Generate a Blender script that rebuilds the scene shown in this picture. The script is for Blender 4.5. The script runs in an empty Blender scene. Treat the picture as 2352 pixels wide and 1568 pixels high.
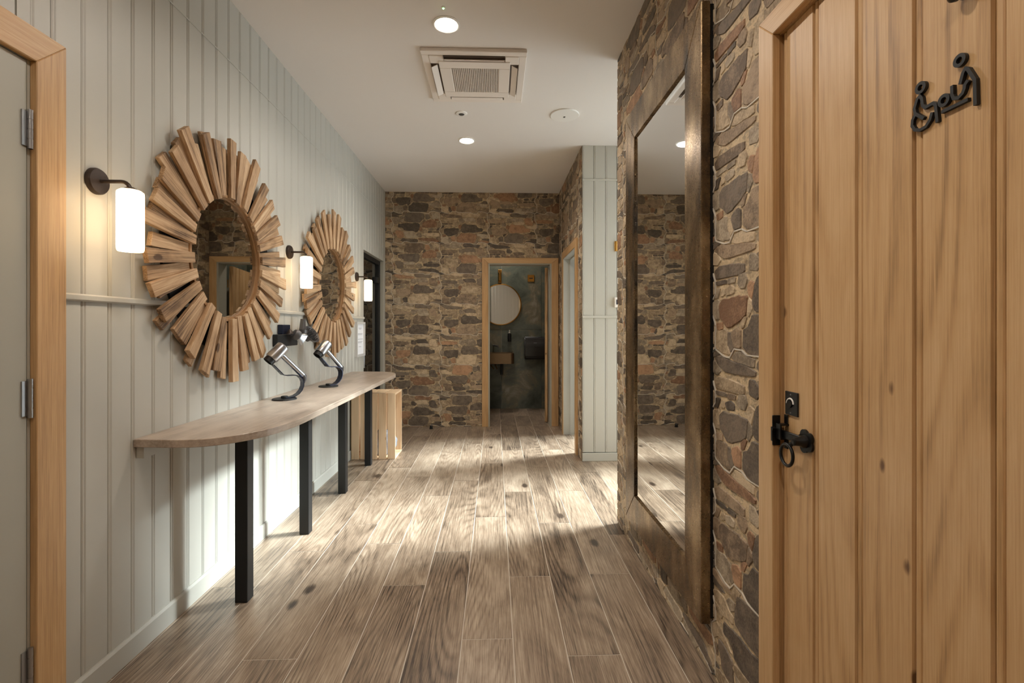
import bpy, bmesh, math, random
from mathutils import Vector, Matrix
random.seed(7)
sc = bpy.context.scene
C = sc.collection
PI = math.pi

# ------------------------------------------------------------------ camera
F_PX, CAM_H, YAW = 1092.0, 1.22, math.atan(39 / 1092.0)
cam_d = bpy.data.cameras.new('camera')
cam_d.sensor_fit = 'HORIZONTAL'; cam_d.sensor_width = 36
cam_d.lens = F_PX / 2352 * 36
cam_d.shift_y = -32 / 2352
cam_d.clip_start = 0.05
cam = bpy.data.objects.new('camera', cam_d); C.objects.link(cam)
cam.location = (0, 0, CAM_H)
cam.rotation_euler = (PI / 2, 0, -YAW)
sc.camera = cam

# ------------------------------------------------------------------ world, daylight, exposure
sc.view_settings.view_transform = 'Standard'
sc.view_settings.look = 'None'
sc.view_settings.gamma = 1
sc.view_settings.use_curve_mapping = False
sc.view_settings.exposure = 0.0
wd = bpy.data.worlds.new('overcast_sky'); sc.world = wd; wd.use_nodes = True
wd.node_tree.nodes['Background'].inputs[0].default_value = (0.80, 0.90, 1.0, 1)
wd.node_tree.nodes['Background'].inputs[1].default_value = 1.6
try:
    sc.cycles.use_denoising = True
    sc.cycles.max_bounces = 10
    sc.cycles.diffuse_bounces = 6
    sc.cycles.sample_clamp_indirect = 6.0
except Exception: pass

def area_light(name, loc, rot, sx, sy, watts, col, spread=180, shape='RECTANGLE'):
    l = bpy.data.lights.new(name, 'AREA'); l.shape = shape; l.size = sx
    if shape in ('RECTANGLE', 'ELLIPSE'): l.size_y = sy
    l.energy = watts; l.color = col; l.spread = math.radians(spread)
    o = bpy.data.objects.new(name, l); C.objects.link(o)
    o.location = loc; o.rotation_euler = rot
    return o
DAY = (0.90, 0.94, 1.0)
WARM = (1.0, 0.915, 0.825)
P_SUN, P_DAY, P_ROOM, P_DOWN = 66, 56, 18, 12.5
# hazy sun from the right, and sky light at the glazed end of the side passage and at the side-room window
sun_d = bpy.data.lights.new('hazy_sun', 'SUN'); sun_d.energy = P_SUN; sun_d.angle = math.radians(24); sun_d.color = (0.90, 0.95, 1.0)
sun = bpy.data.objects.new('hazy_sun', sun_d); C.objects.link(sun); sun.location = (6, 6, 6)
sun.rotation_euler = Vector((-0.941 * 0.788, -0.339 * 0.788, -0.616)).to_track_quat('-Z', 'Y').to_euler()
area_light('passage_daylight', (2.10, 3.63, 1.4), (0, PI / 2, 0), 2.6, 1.2, P_DAY, DAY)
area_light('side_room_daylight', (2.08, 5.1, 1.3), (0, PI / 2, 0), 1.6, 0.9, P_ROOM, DAY)

# ------------------------------------------------------------------ helpers
XL, XR, XT, YB, YC, YE, H = -1.345, 0.765, 0.795, 5.88, 4.32, 2.94, 2.885

class MB:
    def __init__(s): s.v = []; s.f = []; s.mi = []
    def add(s, vs, fs, mi=0):
        n = len(s.v); s.v += [tuple(p) for p in vs]
        for f in fs: s.f.append([i + n for i in f]); s.mi.append(mi)
        return s
    def box(s, x0, x1, y0, y1, z0, z1, mi=0):
        return s.add([(x0,y0,z0),(x1,y0,z0),(x1,y1,z0),(x0,y1,z0),(x0,y0,z1),(x1,y0,z1),(x1,y1,z1),(x0,y1,z1)],
              [(0,3,2,1),(4,5,6,7),(0,1,5,4),(1,2,6,5),(2,3,7,6),(3,0,4,7)], mi)
    def prism(s, poly, a, b, fn, mi=0):
        # poly 2-D (counter-clockwise seen from b), fn(u,v,w)->xyz
        n = len(poly)
        vs = [fn(u, v, a) for u, v in poly] + [fn(u, v, b) for u, v in poly]
        fs = [tuple(reversed(range(n))), tuple(range(n, 2 * n))] + [(i, (i + 1) % n, n + (i + 1) % n, n + i) for i in range(n)]
        return s.add(vs, fs, mi)
    def tube(s, path, r, n=10, cap=True, mi=0, closed=False):
        P = [Vector(p) for p in path]; m = len(P); rs = r if isinstance(r, (list, tuple)) else [r] * m
        vs = []; up = None
        for i in range(m):
            if closed: t = (P[(i + 1) % m] - P[i - 1]).normalized()
            else: t = (P[min(i + 1, m - 1)] - P[max(i - 1, 0)]).normalized()
            if up is None:
                up = Vector((0, 0, 1)) if abs(t.z) < 0.9 else Vector((1, 0, 0))
            a = t.cross(up)
            if a.length < 1e-6: a = t.orthogonal()
            a.normalize(); b = a.cross(t).normalized(); up = b
            for k in range(n):
                q = 2 * PI * k / n; vs.append(P[i] + (a * math.cos(q) + b * math.sin(q)) * rs[i])
        fs = []
        for i in range(m if closed else m - 1):
            j = (i + 1) % m
            for k in range(n): fs.append((i*n+k, i*n+(k+1)%n, j*n+(k+1)%n, j*n+k))
        if cap and not closed: fs += [tuple(reversed(range(n))), tuple(range((m-1)*n, m*n))]
        return s.add(vs, fs, mi)
    def lathe(s, prof, o, axis=(0,0,1), n=24, mi=0, cap=True):
        ax = Vector(axis).normalized(); a = ax.orthogonal().normalized(); b = ax.cross(a); o = Vector(o)
        vs = []
        for r, h in prof:
            for k in range(n):
                q = 2*PI*k/n; vs.append(o + ax*h + (a*math.cos(q) + b*math.sin(q))*r)
        m = len(prof); fs = [(i*n+k, i*n+(k+1)%n, (i+1)*n+(k+1)%n, (i+1)*n+k) for i in range(m-1) for k in range(n)]
        if cap: fs += [tuple(reversed(range(n))), tuple(range((m-1)*n, m*n))]
        return s.add(vs, fs, mi)
    def bars(s, path2, w, a, b, fn, mi=0):
        # flat bent bar: centre line path2 in (u,v), width w, thickness a..b
        P = [Vector(p) for p in path2]; L = []; R = []
        for i in range(len(P)):
            d1 = (P[i] - P[i-1]).normalized() if i else (P[1] - P[0]).normalized()
            d2 = (P[i+1] - P[i]).normalized() if i < len(P)-1 else d1
            t = (d1 + d2).normalized(); nn = Vector((-t.y, t.x)); k = w / 2 / max(0.6, nn.dot(Vector((-d1.y, d1.x))))
            L.append(P[i] + nn*k); R.append(P[i] - nn*k)
        for i in range(len(P)-1):
            s.prism([R[i], R[i+1], L[i+1], L[i]], a, b, fn, mi)
        return s
    def mesh(s, name, mats, org=(0,0,0), bev=0, smooth=False, seg=1):
        me = bpy.data.meshes.new(name)
        me.from_pydata([(x-org[0], y-org[1], z-org[2]) for x, y, z in s.v], [], s.f)
        for m in (mats if isinstance(mats, (list, tuple)) else [mats]): me.materials.append(m)
        if any(s.mi): me.polygons.foreach_set('material_index', s.mi)
        bm = bmesh.new(); bm.from_mesh(me)
        bmesh.ops.recalc_face_normals(bm, faces=bm.faces)
        if bev: bmesh.ops.bevel(bm, geom=list(bm.edges), offset=bev, segments=seg, affect='EDGES', clamp_overlap=True)
        bm.to_mesh(me); bm.free()
        if smooth:
            me.polygons.foreach_set('use_smooth', [True]*len(me.polygons)); me.set_sharp_from_angle(angle=math.radians(38))
        return me

def link(name, me, parent=None):
    o = bpy.data.objects.new(name, me); C.objects.link(o)
    if parent is not None: o.parent = parent
    return o
def tag(o, label, cat, group=None):
    o['label'] = label; o['category'] = cat
    if group: o['group'] = group
    return o
def structure(name, mb, mat, label=None, bev=0):
    o = link(name, mb.mesh(name, mat, bev=bev)); o['kind'] = 'structure'
    if label: o['label'] = label
    return o
class Thing:
    def __init__(s, name, label, cat, org, group=None):
        s.o = bpy.data.objects.new(name, None); C.objects.link(s.o); s.o.location = org; s.org = org
        s.o.empty_display_size = 0.05
        tag(s.o, label, cat, group)
    def part(s, name, mb, mat, parent=None, bev=0, smooth=False, seg=1, label=None):
        o = link(name, mb.mesh(name, mat, s.org, bev, smooth, seg), parent or s.o)
        if label: o['label'] = label
        return o
def copy_tree(o, parent=None):
    c = o.copy(); C.objects.link(c); c.parent = parent
    for ch in list(o.children): copy_tree(ch, c)
    return c

# ------------------------------------------------------------------ materials
def srgb(r, g, b):
    f = lambda c: (c/255/12.92 if c/255 <= 0.04045 else ((c/255+0.055)/1.055)**2.4)
    return (f(r), f(g), f(b), 1)
def new_mat(name):
    m = bpy.data.materials.new(name); m.use_nodes = True
    nt = m.node_tree; return m, nt, nt.nodes, nt.links, nt.nodes['Principled BSDF']
def plain(name, col, rough=0.5, metal=0.0, noise=0.0, nscale=40, bump=0.0, coat=0.0, aniso=None):
    m, nt, N, L, b = new_mat(name)
    b.inputs['Base Color'].default_value = col; b.inputs['Roughness'].default_value = rough; b.inputs['Metallic'].default_value = metal
    if coat: b.inputs['Coat Weight'].default_value = coat; b.inputs['Coat Roughness'].default_value = 0.15
    if noise or bump:
        tc = N.new('ShaderNodeTexCoord'); n = N.new('ShaderNodeTexNoise'); n.inputs['Scale'].default_value = nscale; n.inputs['Detail'].default_value = 5
        if aniso:
            mp = N.new('ShaderNodeMapping'); mp.inputs['Scale'].default_value = aniso; L.new(tc.outputs['Object'], mp.inputs[0]); L.new(mp.outputs[0], n.inputs['Vector'])
        else: L.new(tc.outputs['Object'], n.inputs['Vector'])
        if noise:
            mx = N.new('ShaderNodeMix'); mx.data_type = 'RGBA'; L.new(n.outputs['Fac'], mx.inputs['Factor'])
            mx.inputs['A'].default_value = [c*(1-noise) for c in col[:3]] + [1]; mx.inputs['B'].default_value = [min(1, c*(1+noise)) for c in col[:3]] + [1]
            L.new(mx.outputs['Result'], b.inputs['Base Color'])
        if bump:
            bp = N.new('ShaderNodeBump'); bp.inputs['Strength'].default_value = bump; bp.inputs['Distance'].default_value = 0.002
            L.new(n.outputs['Fac'], bp.inputs['Height']); L.new(bp.outputs[0], b.inputs['Normal'])
    return m
def emis(name, col, st):
    m, nt, N, L, b = new_mat(name)
    b.inputs['Base Color'].default_value = (.8,.8,.8,1); b.inputs['Emission Color'].default_value = col; b.inputs['Emission Strength'].default_value = st
    return m
def math_node(N, L, op, a, b=None, c=None):
    n = N.new('ShaderNodeMath'); n.operation = op
    for i, x in enumerate((a, b, c)):
        if x is None: continue
        if isinstance(x, (int, float)): n.inputs[i].default_value = x
        else: L.new(x, n.inputs[i])
    return n.outputs[0]
def wood(name, dark, mid, light, axis='Z', rings=9, across=4.0, along=0.3, fibre=200, rough=0.45, knots=0.0, vary=0.12, bump=0.12, W=0.35, B=0.5, Fb=0.6, spec=0.5):
    m, nt, N, L, b = new_mat(name)
    tc = N.new('ShaderNodeTexCoord'); oi = N.new('ShaderNodeObjectInfo')
    r = oi.outputs['Random']
    cx = N.new('ShaderNodeCombineXYZ')
    for i, k in enumerate((37.7, 91.3, 63.1)): L.new(math_node(N, L, 'MULTIPLY', r, k), cx.inputs[i])
    ad = N.new('ShaderNodeVectorMath'); ad.operation = 'ADD'; L.new(tc.outputs['Object'], ad.inputs[0]); L.new(cx.outputs[0], ad.inputs[1])
    def mapped(sa, sl):
        v = N.new('ShaderNodeVectorMath'); v.operation = 'MULTIPLY'; L.new(ad.outputs[0], v.inputs[0])
        v.inputs[1].default_value = [sl if a == axis else sa for a in 'XYZ']; return v.outputs[0]
    def noise(vec, detail=3, dist=0.0, rough_=0.5):
        n = N.new('ShaderNodeTexNoise'); n.inputs['Scale'].default_value = 1; n.inputs['Detail'].default_value = detail
        n.inputs['Distortion'].default_value = dist; n.inputs['Roughness'].default_value = rough_; L.new(vec, n.inputs['Vector']); return n.outputs['Fac']
    def rng(v, a, b_, lo=0.0, hi=1.0):
        k = N.new('ShaderNodeMapRange'); k.inputs['From Min'].default_value = a; k.inputs['From Max'].default_value = b_
        k.inputs['To Min'].default_value = lo; k.inputs['To Max'].default_value = hi; L.new(v, k.inputs['Value']); return k.outputs[0]
    fib = rng(noise(mapped(fibre, fibre * 0.018), 4, 0.0, 0.7), 0.34, 0.66)
    big = noise(mapped(across, along), 0.3, 0.0)
    ph = math_node(N, L, 'MULTIPLY_ADD', fib, 0.5, math_node(N, L, 'MULTIPLY', big, rings * 6.283))
    lines = math_node(N, L, 'POWER', math_node(N, L, 'MULTIPLY_ADD', math_node(N, L, 'SINE', ph), 0.5, 0.5), 2.5)
    mask = rng(noise(mapped(across * 1.7, along * 1.5), 2), 0.35, 0.62)
    lines = math_node(N, L, 'MULTIPLY', lines, mask)
    blot = rng(noise(mapped(across * 1.6, along * 5.0), 4, 0.5, 0.6), 0.3, 0.7)
    t = math_node(N, L, 'MULTIPLY_ADD', math_node(N, L, 'SUBTRACT', blot, 0.5), B, 0.56)
    t = math_node(N, L, 'MULTIPLY_ADD', math_node(N, L, 'SUBTRACT', fib, 0.5), Fb, t)
    t = math_node(N, L, 'MULTIPLY_ADD', lines, -W, t)
    t = math_node(N, L, 'MULTIPLY_ADD', math_node(N, L, 'SUBTRACT', r, 0.5), vary * 2, t)
    if knots:
        vo = N.new('ShaderNodeTexVoronoi'); vo.inputs['Scale'].default_value = 1; vo.inputs['Randomness'].default_value = 1
        L.new(mapped(knots, knots * 0.5), vo.inputs['Vector'])
        sep = N.new('ShaderNodeSeparateColor'); L.new(vo.outputs['Color'], sep.inputs[0])
        gate = math_node(N, L, 'GREATER_THAN', sep.outputs[0], 0.5)
        dk = math_node(N, L, 'MULTIPLY_ADD', math_node(N, L, 'SUBTRACT', blot, 0.5), 0.03, vo.outputs['Distance'])
        t = math_node(N, L, 'MULTIPLY_ADD', rng(dk, 0.02, 0.12, -0.9, 0.0), gate, t)
    cr = N.new('ShaderNodeValToRGB'); e = cr.color_ramp.elements
    e[0].position = 0.05; e[0].color = dark; e[1].position = 0.95; e[1].color = light
    k = e.new(0.5); k.color = mid
    L.new(t, cr.inputs[0]); L.new(cr.outputs[0], b.inputs['Base Color'])
    b.inputs['Roughness'].default_value = rough; b.inputs['Specular IOR Level'].default_value = spec
    if bump:
        bp = N.new('ShaderNodeBump'); bp.inputs['Strength'].default_value = bump; bp.inputs['Distance'].default_value = 0.002
        L.new(t, bp.inputs['Height']); L.new(bp.outputs[0], b.inputs['Normal'])
    return m
def stone_mat(name, col, col2):
    m, nt, N, L, b = new_mat(name)
    tc = N.new('ShaderNodeTexCoord'); oi = N.new('ShaderNodeObjectInfo')
    cx = N.new('ShaderNodeCombineXYZ')
    for i in range(3): L.new(math_node(N, L, 'MULTIPLY', oi.outputs['Random'], 17.3 + 11*i), cx.inputs[i])
    ad = N.new('ShaderNodeVectorMath'); L.new(tc.outputs['Object'], ad.inputs[0]); L.new(cx.outputs[0], ad.inputs[1])
    n1 = N.new('ShaderNodeTexNoise'); n1.inputs['Scale'].default_value = 22; n1.inputs['Detail'].default_value = 6; n1.inputs['Roughness'].default_value = 0.65; L.new(ad.outputs[0], n1.inputs['Vector'])
    n2 = N.new('ShaderNodeTexNoise'); n2.inputs['Scale'].default_value = 130; n2.inputs['Detail'].default_value = 4; L.new(ad.outputs[0], n2.inputs['Vector'])
    t = math_node(N, L, 'MULTIPLY_ADD', n2.outputs['Fac'], 0.35, math_node(N, L, 'MULTIPLY', n1.outputs['Fac'], 0.75))
    t = math_node(N, L, 'MULTIPLY_ADD', math_node(N, L, 'SUBTRACT', oi.outputs['Random'], 0.5), 0.25, t)
    cr = N.new('ShaderNodeValToRGB'); e = cr.color_ramp.elements; e[0].position = 0.42; e[0].color = col; e[1].position = 0.68; e[1].color = col2
    L.new(t, cr.inputs[0]); L.new(cr.outputs[0], b.inputs['Base Color'])
    b.inputs['Roughness'].default_value = 0.62
    bp = N.new('ShaderNodeBump'); bp.inputs['Strength'].default_value = 0.8; bp.inputs['Distance'].default_value = 0.006
    L.new(t, bp.inputs['Height']); L.new(bp.outputs[0], b.inputs['Normal'])
    return m

M = {}
M['sage'] = plain('sage_paint', srgb(181, 178, 168), 0.42, noise=0.03, nscale=3)
M['sage_dark'] = plain('sage_paint_door', srgb(162, 159, 147), 0.45, noise=0.03, nscale=3)
M['ceil'] = plain('ceiling_paint', srgb(222, 216, 210), 0.75)
OAKC = (srgb(140, 104, 66), srgb(190, 151, 104), srgb(212, 178, 134))
M['oak'] = wood('oak_trim', *OAKC, 'Z', rings=10, across=6, along=0.35, fibre=260, rough=0.42, vary=0.08, W=0.16, B=0.25, Fb=0.34)
M['oak_h'] = wood('oak_trim_horizontal', *OAKC, 'Y', rings=10, across=6, along=0.35, fibre=260, rough=0.42, vary=0.08, W=0.16, B=0.25, Fb=0.34)
M['oak_x'] = wood('oak_trim_cross', *OAKC, 'X', rings=10, across=6, along=0.35, fibre=260, rough=0.42, vary=0.08, W=0.16, B=0.25, Fb=0.34)
M['door'] = wood('oak_plank', srgb(104, 72, 42), srgb(190, 151, 104), srgb(214, 180, 136), 'Z', rings=14, across=5.5, along=0.6, fibre=300, rough=0.42, knots=12, vary=0.08, bump=0.1, W=0.26, B=0.24, Fb=0.26)
M['slat'] = wood('reclaimed_wood', srgb(84, 60, 38), srgb(168, 134, 98), srgb(208, 178, 142), 'X', rings=6, across=8, along=1.0, fibre=190, rough=0.65, knots=9, vary=0.16, bump=0.6, W=0.3, B=0.36, Fb=0.5)
M['ring'] = plain('ring_wood', srgb(150, 112, 72), 0.6, noise=0.35, nscale=14, bump=0.3)
M['plank'] = wood('floor_wood', srgb(64, 53, 44), srgb(136, 117, 98), srgb(182, 164, 143), 'Y', rings=30, across=4.2, along=0.5, fibre=300, rough=0.34, knots=4.2, vary=0.14, bump=0.06, W=0.26, B=0.44, Fb=0.55)
PINEC = (srgb(196, 152, 108), srgb(234, 204, 166), srgb(244, 220, 188))
M['pine'] = wood('pine', *PINEC, 'Z', rings=6, across=8, along=0.4, fibre=200, rough=0.55, knots=9, vary=0.06, bump=0.05, W=0.3, B=0.2, Fb=0.3)
M['pine_x'] = wood('pine_cross', *PINEC, 'X', rings=6, across=8, along=0.4, fibre=200, rough=0.55, knots=9, vary=0.06, bump=0.05, W=0.3, B=0.2, Fb=0.3)
M['worktop'] = wood('worktop_laminate', srgb(118, 103, 90), srgb(168, 151, 135), srgb(190, 175, 159), 'Y', rings=3, across=5, along=0.9, fibre=120, rough=0.3, vary=0.0, bump=0.02, W=0.15, B=0.5, Fb=0.3)
M['joint'] = plain('floor_joint', srgb(196, 186, 172), 0.7)
M['black'] = plain('black_metal', srgb(13, 13, 14), 0.5)
M['iron'] = plain('black_iron', srgb(20, 19, 18), 0.33, 0.3)
M['bronze_dark'] = plain('bronze_lamp', srgb(66, 56, 50), 0.4, 0.6)
M['steel'] = plain('brushed_steel', srgb(176, 176, 178), 0.3, 1.0, bump=0.1, nscale=20)
M['dryer'] = plain('dryer_metal', srgb(186, 189, 194), 0.3, 1.0)
M['strap'] = plain('blue_black_steel', srgb(40, 46, 66), 0.32, 0.6)
M['grey_pl'] = plain('grey_plastic', srgb(84, 82, 82), 0.35, 0.3)
M['white'] = plain('white_plastic', srgb(228, 224, 218), 0.45)
M['ac'] = plain('ac_plastic', srgb(226, 216, 206), 0.5)
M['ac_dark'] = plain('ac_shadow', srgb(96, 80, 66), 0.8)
M['brass'] = plain('brass', srgb(196, 150, 80), 0.25, 1.0)
M['old_brass'] = plain('bronze_sink', srgb(120, 100, 78), 0.4, 0.9, noise=0.1, nscale=20)
M['paper'] = plain('paper', srgb(236, 236, 238), 0.7)
M['ink'] = plain('ink', srgb(150, 150, 156), 0.8)
M['towel'] = plain('grey_towel', srgb(150, 152, 160), 0.95, noise=0.35, nscale=60, bump=1.0)
def mortar():
    m = stone_mat('sandy_mortar', srgb(152, 134, 108), srgb(220, 201, 168)); nt = m.node_tree; N, L = nt.nodes, nt.links; b = N['Principled BSDF']
    src = b.inputs['Base Color'].links[0].from_socket
    tc = N.new('ShaderNodeTexCoord'); v = N.new('ShaderNodeVectorMath'); v.operation = 'MULTIPLY'; v.inputs[1].default_value = (1, 1, 2.1); L.new(tc.outputs['Object'], v.inputs[0])
    vo = N.new('ShaderNodeTexVoronoi'); vo.inputs['Scale'].default_value = 48; L.new(v.outputs[0], vo.inputs['Vector'])
    sp = N.new('ShaderNodeSeparateColor'); L.new(vo.outputs['Color'], sp.inputs[0])
    cr = N.new('ShaderNodeValToRGB'); e = cr.color_ramp.elements; e[0].position = 0.0; e[0].color = (.5, .47, .44, 1); e[1].position = 1; e[1].color = (1.08, 1.04, 1.0, 1); k = e.new(0.3); k.color = (.85, .78, .7, 1); cr.color_ramp.interpolation = 'CONSTANT'
    L.new(sp.outputs[0], cr.inputs[0])
    mx = N.new('ShaderNodeMix'); mx.data_type = 'RGBA'; mx.blend_type = 'MULTIPLY'; mx.inputs['Factor'].default_value = 0.8
    L.new(src, mx.inputs['A']); L.new(cr.outputs[0], mx.inputs['B']); L.new(mx.outputs['Result'], b.inputs['Base Color'])
    return m
M['mortar'] = mortar()
M['grout'] = plain('pale_grout', srgb(206, 197, 182), 0.8)
M['shade'] = emis('lamp_glass', (1.0, 0.72, 0.42, 1), 7.0)
M['lens'] = emis('downlight_lens', (1.0, 0.90, 0.76, 1), 40.0)
M['led'] = emis('green_led', (0.2, 1.0, 0.25, 1), 8.0)
M['mirror'] = plain('mirror_silver', (0.80, 0.80, 0.79, 1), 0.012, 1.0)
M['mirror_dim'] = plain('mirror_silver_smoked', (0.62, 0.61, 0.58, 1), 0.015, 1.0)
ST = {'d': stone_mat('stone_charcoal', srgb(78, 68, 58), srgb(124, 109, 93)), 'b': stone_mat('stone_brown', srgb(104, 87, 70), srgb(166, 143, 117)),
      'r': stone_mat('stone_rust', srgb(122, 90, 66), srgb(178, 139, 106)), 't': stone_mat('stone_tan', srgb(134, 115, 91), srgb(200, 178, 147)),
      'g': stone_mat('stone_grey_tan', srgb(120, 106, 89), srgb(182, 165, 141))}
STK = list('dbrtg')
def slate():
    m, nt, N, L, b = new_mat('green_slate')
    tc = N.new('ShaderNodeTexCoord'); oi = N.new('ShaderNodeObjectInfo')
    cx = N.new('ShaderNodeCombineXYZ')
    for i in range(3): L.new(math_node(N, L, 'MULTIPLY', oi.outputs['Random'], 13.3 + 7*i), cx.inputs[i])
    ad = N.new('ShaderNodeVectorMath'); L.new(tc.outputs['Object'], ad.inputs[0]); L.new(cx.outputs[0], ad.inputs[1])
    n1 = N.new('ShaderNodeTexNoise'); n1.inputs['Scale'].default_value = 3.2; n1.inputs['Detail'].default_value = 9; n1.inputs['Roughness'].default_value = 0.68; n1.inputs['Distortion'].default_value = 0.5; L.new(ad.outputs[0], n1.inputs['Vector'])
    cr = N.new('ShaderNodeValToRGB'); e = cr.color_ramp.elements
    e[0].position = 0.30; e[0].color = srgb(52, 58, 52); e[1].position = 0.72; e[1].color = srgb(150, 152, 140); k = e.new(0.5); k.color = srgb(88, 94, 84); k = e.new(0.58); k.color = srgb(112, 104, 86)
    L.new(n1.outputs['Fac'], cr.inputs[0]); L.new(cr.outputs[0], b.inputs['Base Color']); b.inputs['Roughness'].default_value = 0.35
    return m
M['slate'] = slate()
def patina():
    m, nt, N, L, b = new_mat('patinated_bronze')
    tc = N.new('ShaderNodeTexCoord'); mp = N.new('ShaderNodeMapping'); mp.inputs['Scale'].default_value = (1, 1.3, 0.45); L.new(tc.outputs['Object'], mp.inputs[0])
    n1 = N.new('ShaderNodeTexNoise'); n1.inputs['Scale'].default_value = 6; n1.inputs['Detail'].default_value = 7; n1.inputs['Roughness'].default_value = 0.62; L.new(mp.outputs[0], n1.inputs['Vector'])
    n2 = N.new('ShaderNodeTexNoise'); n2.inputs['Scale'].default_value = 160; n2.inputs['Detail'].default_value = 3; L.new(tc.outputs['Object'], n2.inputs['Vector'])
    cr = N.new('ShaderNodeValToRGB'); e = cr.color_ramp.elements
    e[0].position = 0.34; e[0].color = srgb(60, 53, 46); e[1].position = 0.68; e[1].color = srgb(176, 152, 118); k = e.new(0.5); k.color = srgb(120, 97, 68)
    L.new(n1.outputs['Fac'], cr.inputs[0]); L.new(cr.outputs[0], b.inputs['Base Color'])
    b.inputs['Metallic'].default_value = 0.75
    L.new(math_node(N, L, 'MULTIPLY_ADD', n2.outputs['Fac'], 0.2, 0.19), b.inputs['Roughness'])
    bp = N.new('ShaderNodeBump'); bp.inputs['Strength'].default_value = 0.12; bp.inputs['Distance'].default_value = 0.002; L.new(n2.outputs['Fac'], bp.inputs['Height']); L.new(bp.outputs[0], b.inputs['Normal'])
    return m
M['patina'] = patina()
def thin_glass():
    m, nt, N, L, b = new_mat('clear_glass'); out = N['Material Output']
    tr = N.new('ShaderNodeBsdfTransparent'); tr.inputs[0].default_value = (0.90, 0.93, 0.92, 1); gl = N.new('ShaderNodeBsdfGlossy'); gl.inputs['Roughness'].default_value = 0.02
    fr = N.new('ShaderNodeFresnel'); fr.inputs[0].default_value = 1.5; mx = N.new('ShaderNodeMixShader')
    L.new(fr.outputs[0], mx.inputs[0]); L.new(tr.outputs[0], mx.inputs[1]); L.new(gl.outputs[0], mx.inputs[2]); L.new(mx.outputs[0], out.inputs[0])
    return m
M['glass'] = thin_glass()

# ------------------------------------------------------------------ the room: floor
fb = MB().box(-1.5, 2.1, -1.1, 7.3, -0.10, -0.0012)
floor = structure('floor', fb, M['joint'], 'wood-look plank tile floor with pale joints')
JOINT = {-3: 2.71, -2: 2.27, -1: 2.60, 0: 3.066, 1: 2.33, 2: 2.96, 3: 2.34, -4: 2.98, -5: 2.63, -6: 2.28, -7: 2.9}
PW, PL, G = 0.1995, 1.2, 0.0019
def col_edges(k): return 0.07 + (k - 1) * PW + G, 0.07 + k * PW - G
plank_cache = {}
def plank(x0, x1, y0, y1):
    if x1 - x0 < 0.01 or y1 - y0 < 0.01: return
    key = (round(x1-x0, 3), round(y1-y0, 3))
    if key not in plank_cache:
        plank_cache[key] = MB().box(0, x1-x0, 0, y1-y0, -0.006, 0).mesh('floor_plank', M['plank'], bev=0.0004)
    o = link('floor_plank', plank_cache[key], floor); o.location = (x0, y0, 0)
def planks(xa, xb, ya, yb):
    for k in range(-8, 24):
        a, b = col_edges(k)
        x0, x1 = max(a, xa), min(b, xb)
        if x1 - x0 < 0.01: continue
        base = JOINT.get(k, 2.3 + 0.42 * k)
        n = math.floor((ya - base) / PL)
        y = base + n * PL
        while y < yb:
            plank(x0, x1, max(y + G, ya), min(y + PL - G, yb)); y += PL
planks(XL, XT, -1.0, YB)
planks(XT, 1.95, YE, YC)
planks(XT, 1.9, YC + 0.15, YB)
planks(-0.65, 1.0, YB, 7.15)

# ceiling
structure('ceiling', MB().box(-2.9, 2.15, -1.2, 7.4, H, H + 0.12), M['ceil'], 'plain off-white ceiling')

# ------------------------------------------------------------------ panelled walls
BW = 0.106
def boards(parent, a0, a1, tiers, fn, holes=(), phase=0.0, t=0.012):
    # fn(along, depth_out, z) -> xyz ; boards run up, depth 0 = back, t = face
    cache = {}
    k = math.floor((a0 - phase) / BW)
    while True:
        s = phase + k * BW; k += 1
        if s >= a1: break
        b0, b1 = max(s + 0.0012, a0), min(s + BW - 0.0012, a1)
        if b1 - b0 < 0.012: continue
        for z0, z1 in tiers:
            segs = [(b0, b1, z0, z1)]
            for h0, h1, hz0, hz1 in holes:
                out = []
                for p0, p1, q0, q1 in segs:
                    if p1 <= h0 or p0 >= h1 or q1 <= hz0 or q0 >= hz1: out.append((p0, p1, q0, q1)); continue
                    if p0 < h0: out.append((p0, h0, q0, q1))
                    if p1 > h1: out.append((h1, p1, q0, q1))
                    m0, m1 = max(p0, h0), min(p1, h1)
                    if q0 < hz0: out.append((m0, m1, q0, hz0))
                    if q1 > hz1: out.append((m0, m1, hz1, q1))
                segs = out
            for p0, p1, q0, q1 in segs:
                if p1 - p0 < 0.008 or q1 - q0 < 0.008: continue
                c = 0.0035; w = p1 - p0
                if w > 0.05:
                    bd = 0.010   # small bead beside the groove
                    prof = [(0, 0), (w, 0), (w, t - c), (w - c, t), (bd + c, t), (bd, t - 0.003), (bd - c, t - 0.0005), (c, t - 0.0005), (0, t - c)]
                else: prof = [(0, 0), (w, 0), (w, t), (0, t)]
                mb = MB().prism(prof, q0, q1, lambda u, v, z, p=p0: fn(p + u, v, z))
                link('panel_board', mb.mesh('panel_board', M['sage']), parent)
RAIL, RAIL2 = 1.317, 2.57
TIERS = [(0.08, RAIL - 0.002), (RAIL + 0.002, RAIL2 - 0.003), (RAIL2 + 0.003, H - 0.001)]

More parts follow.
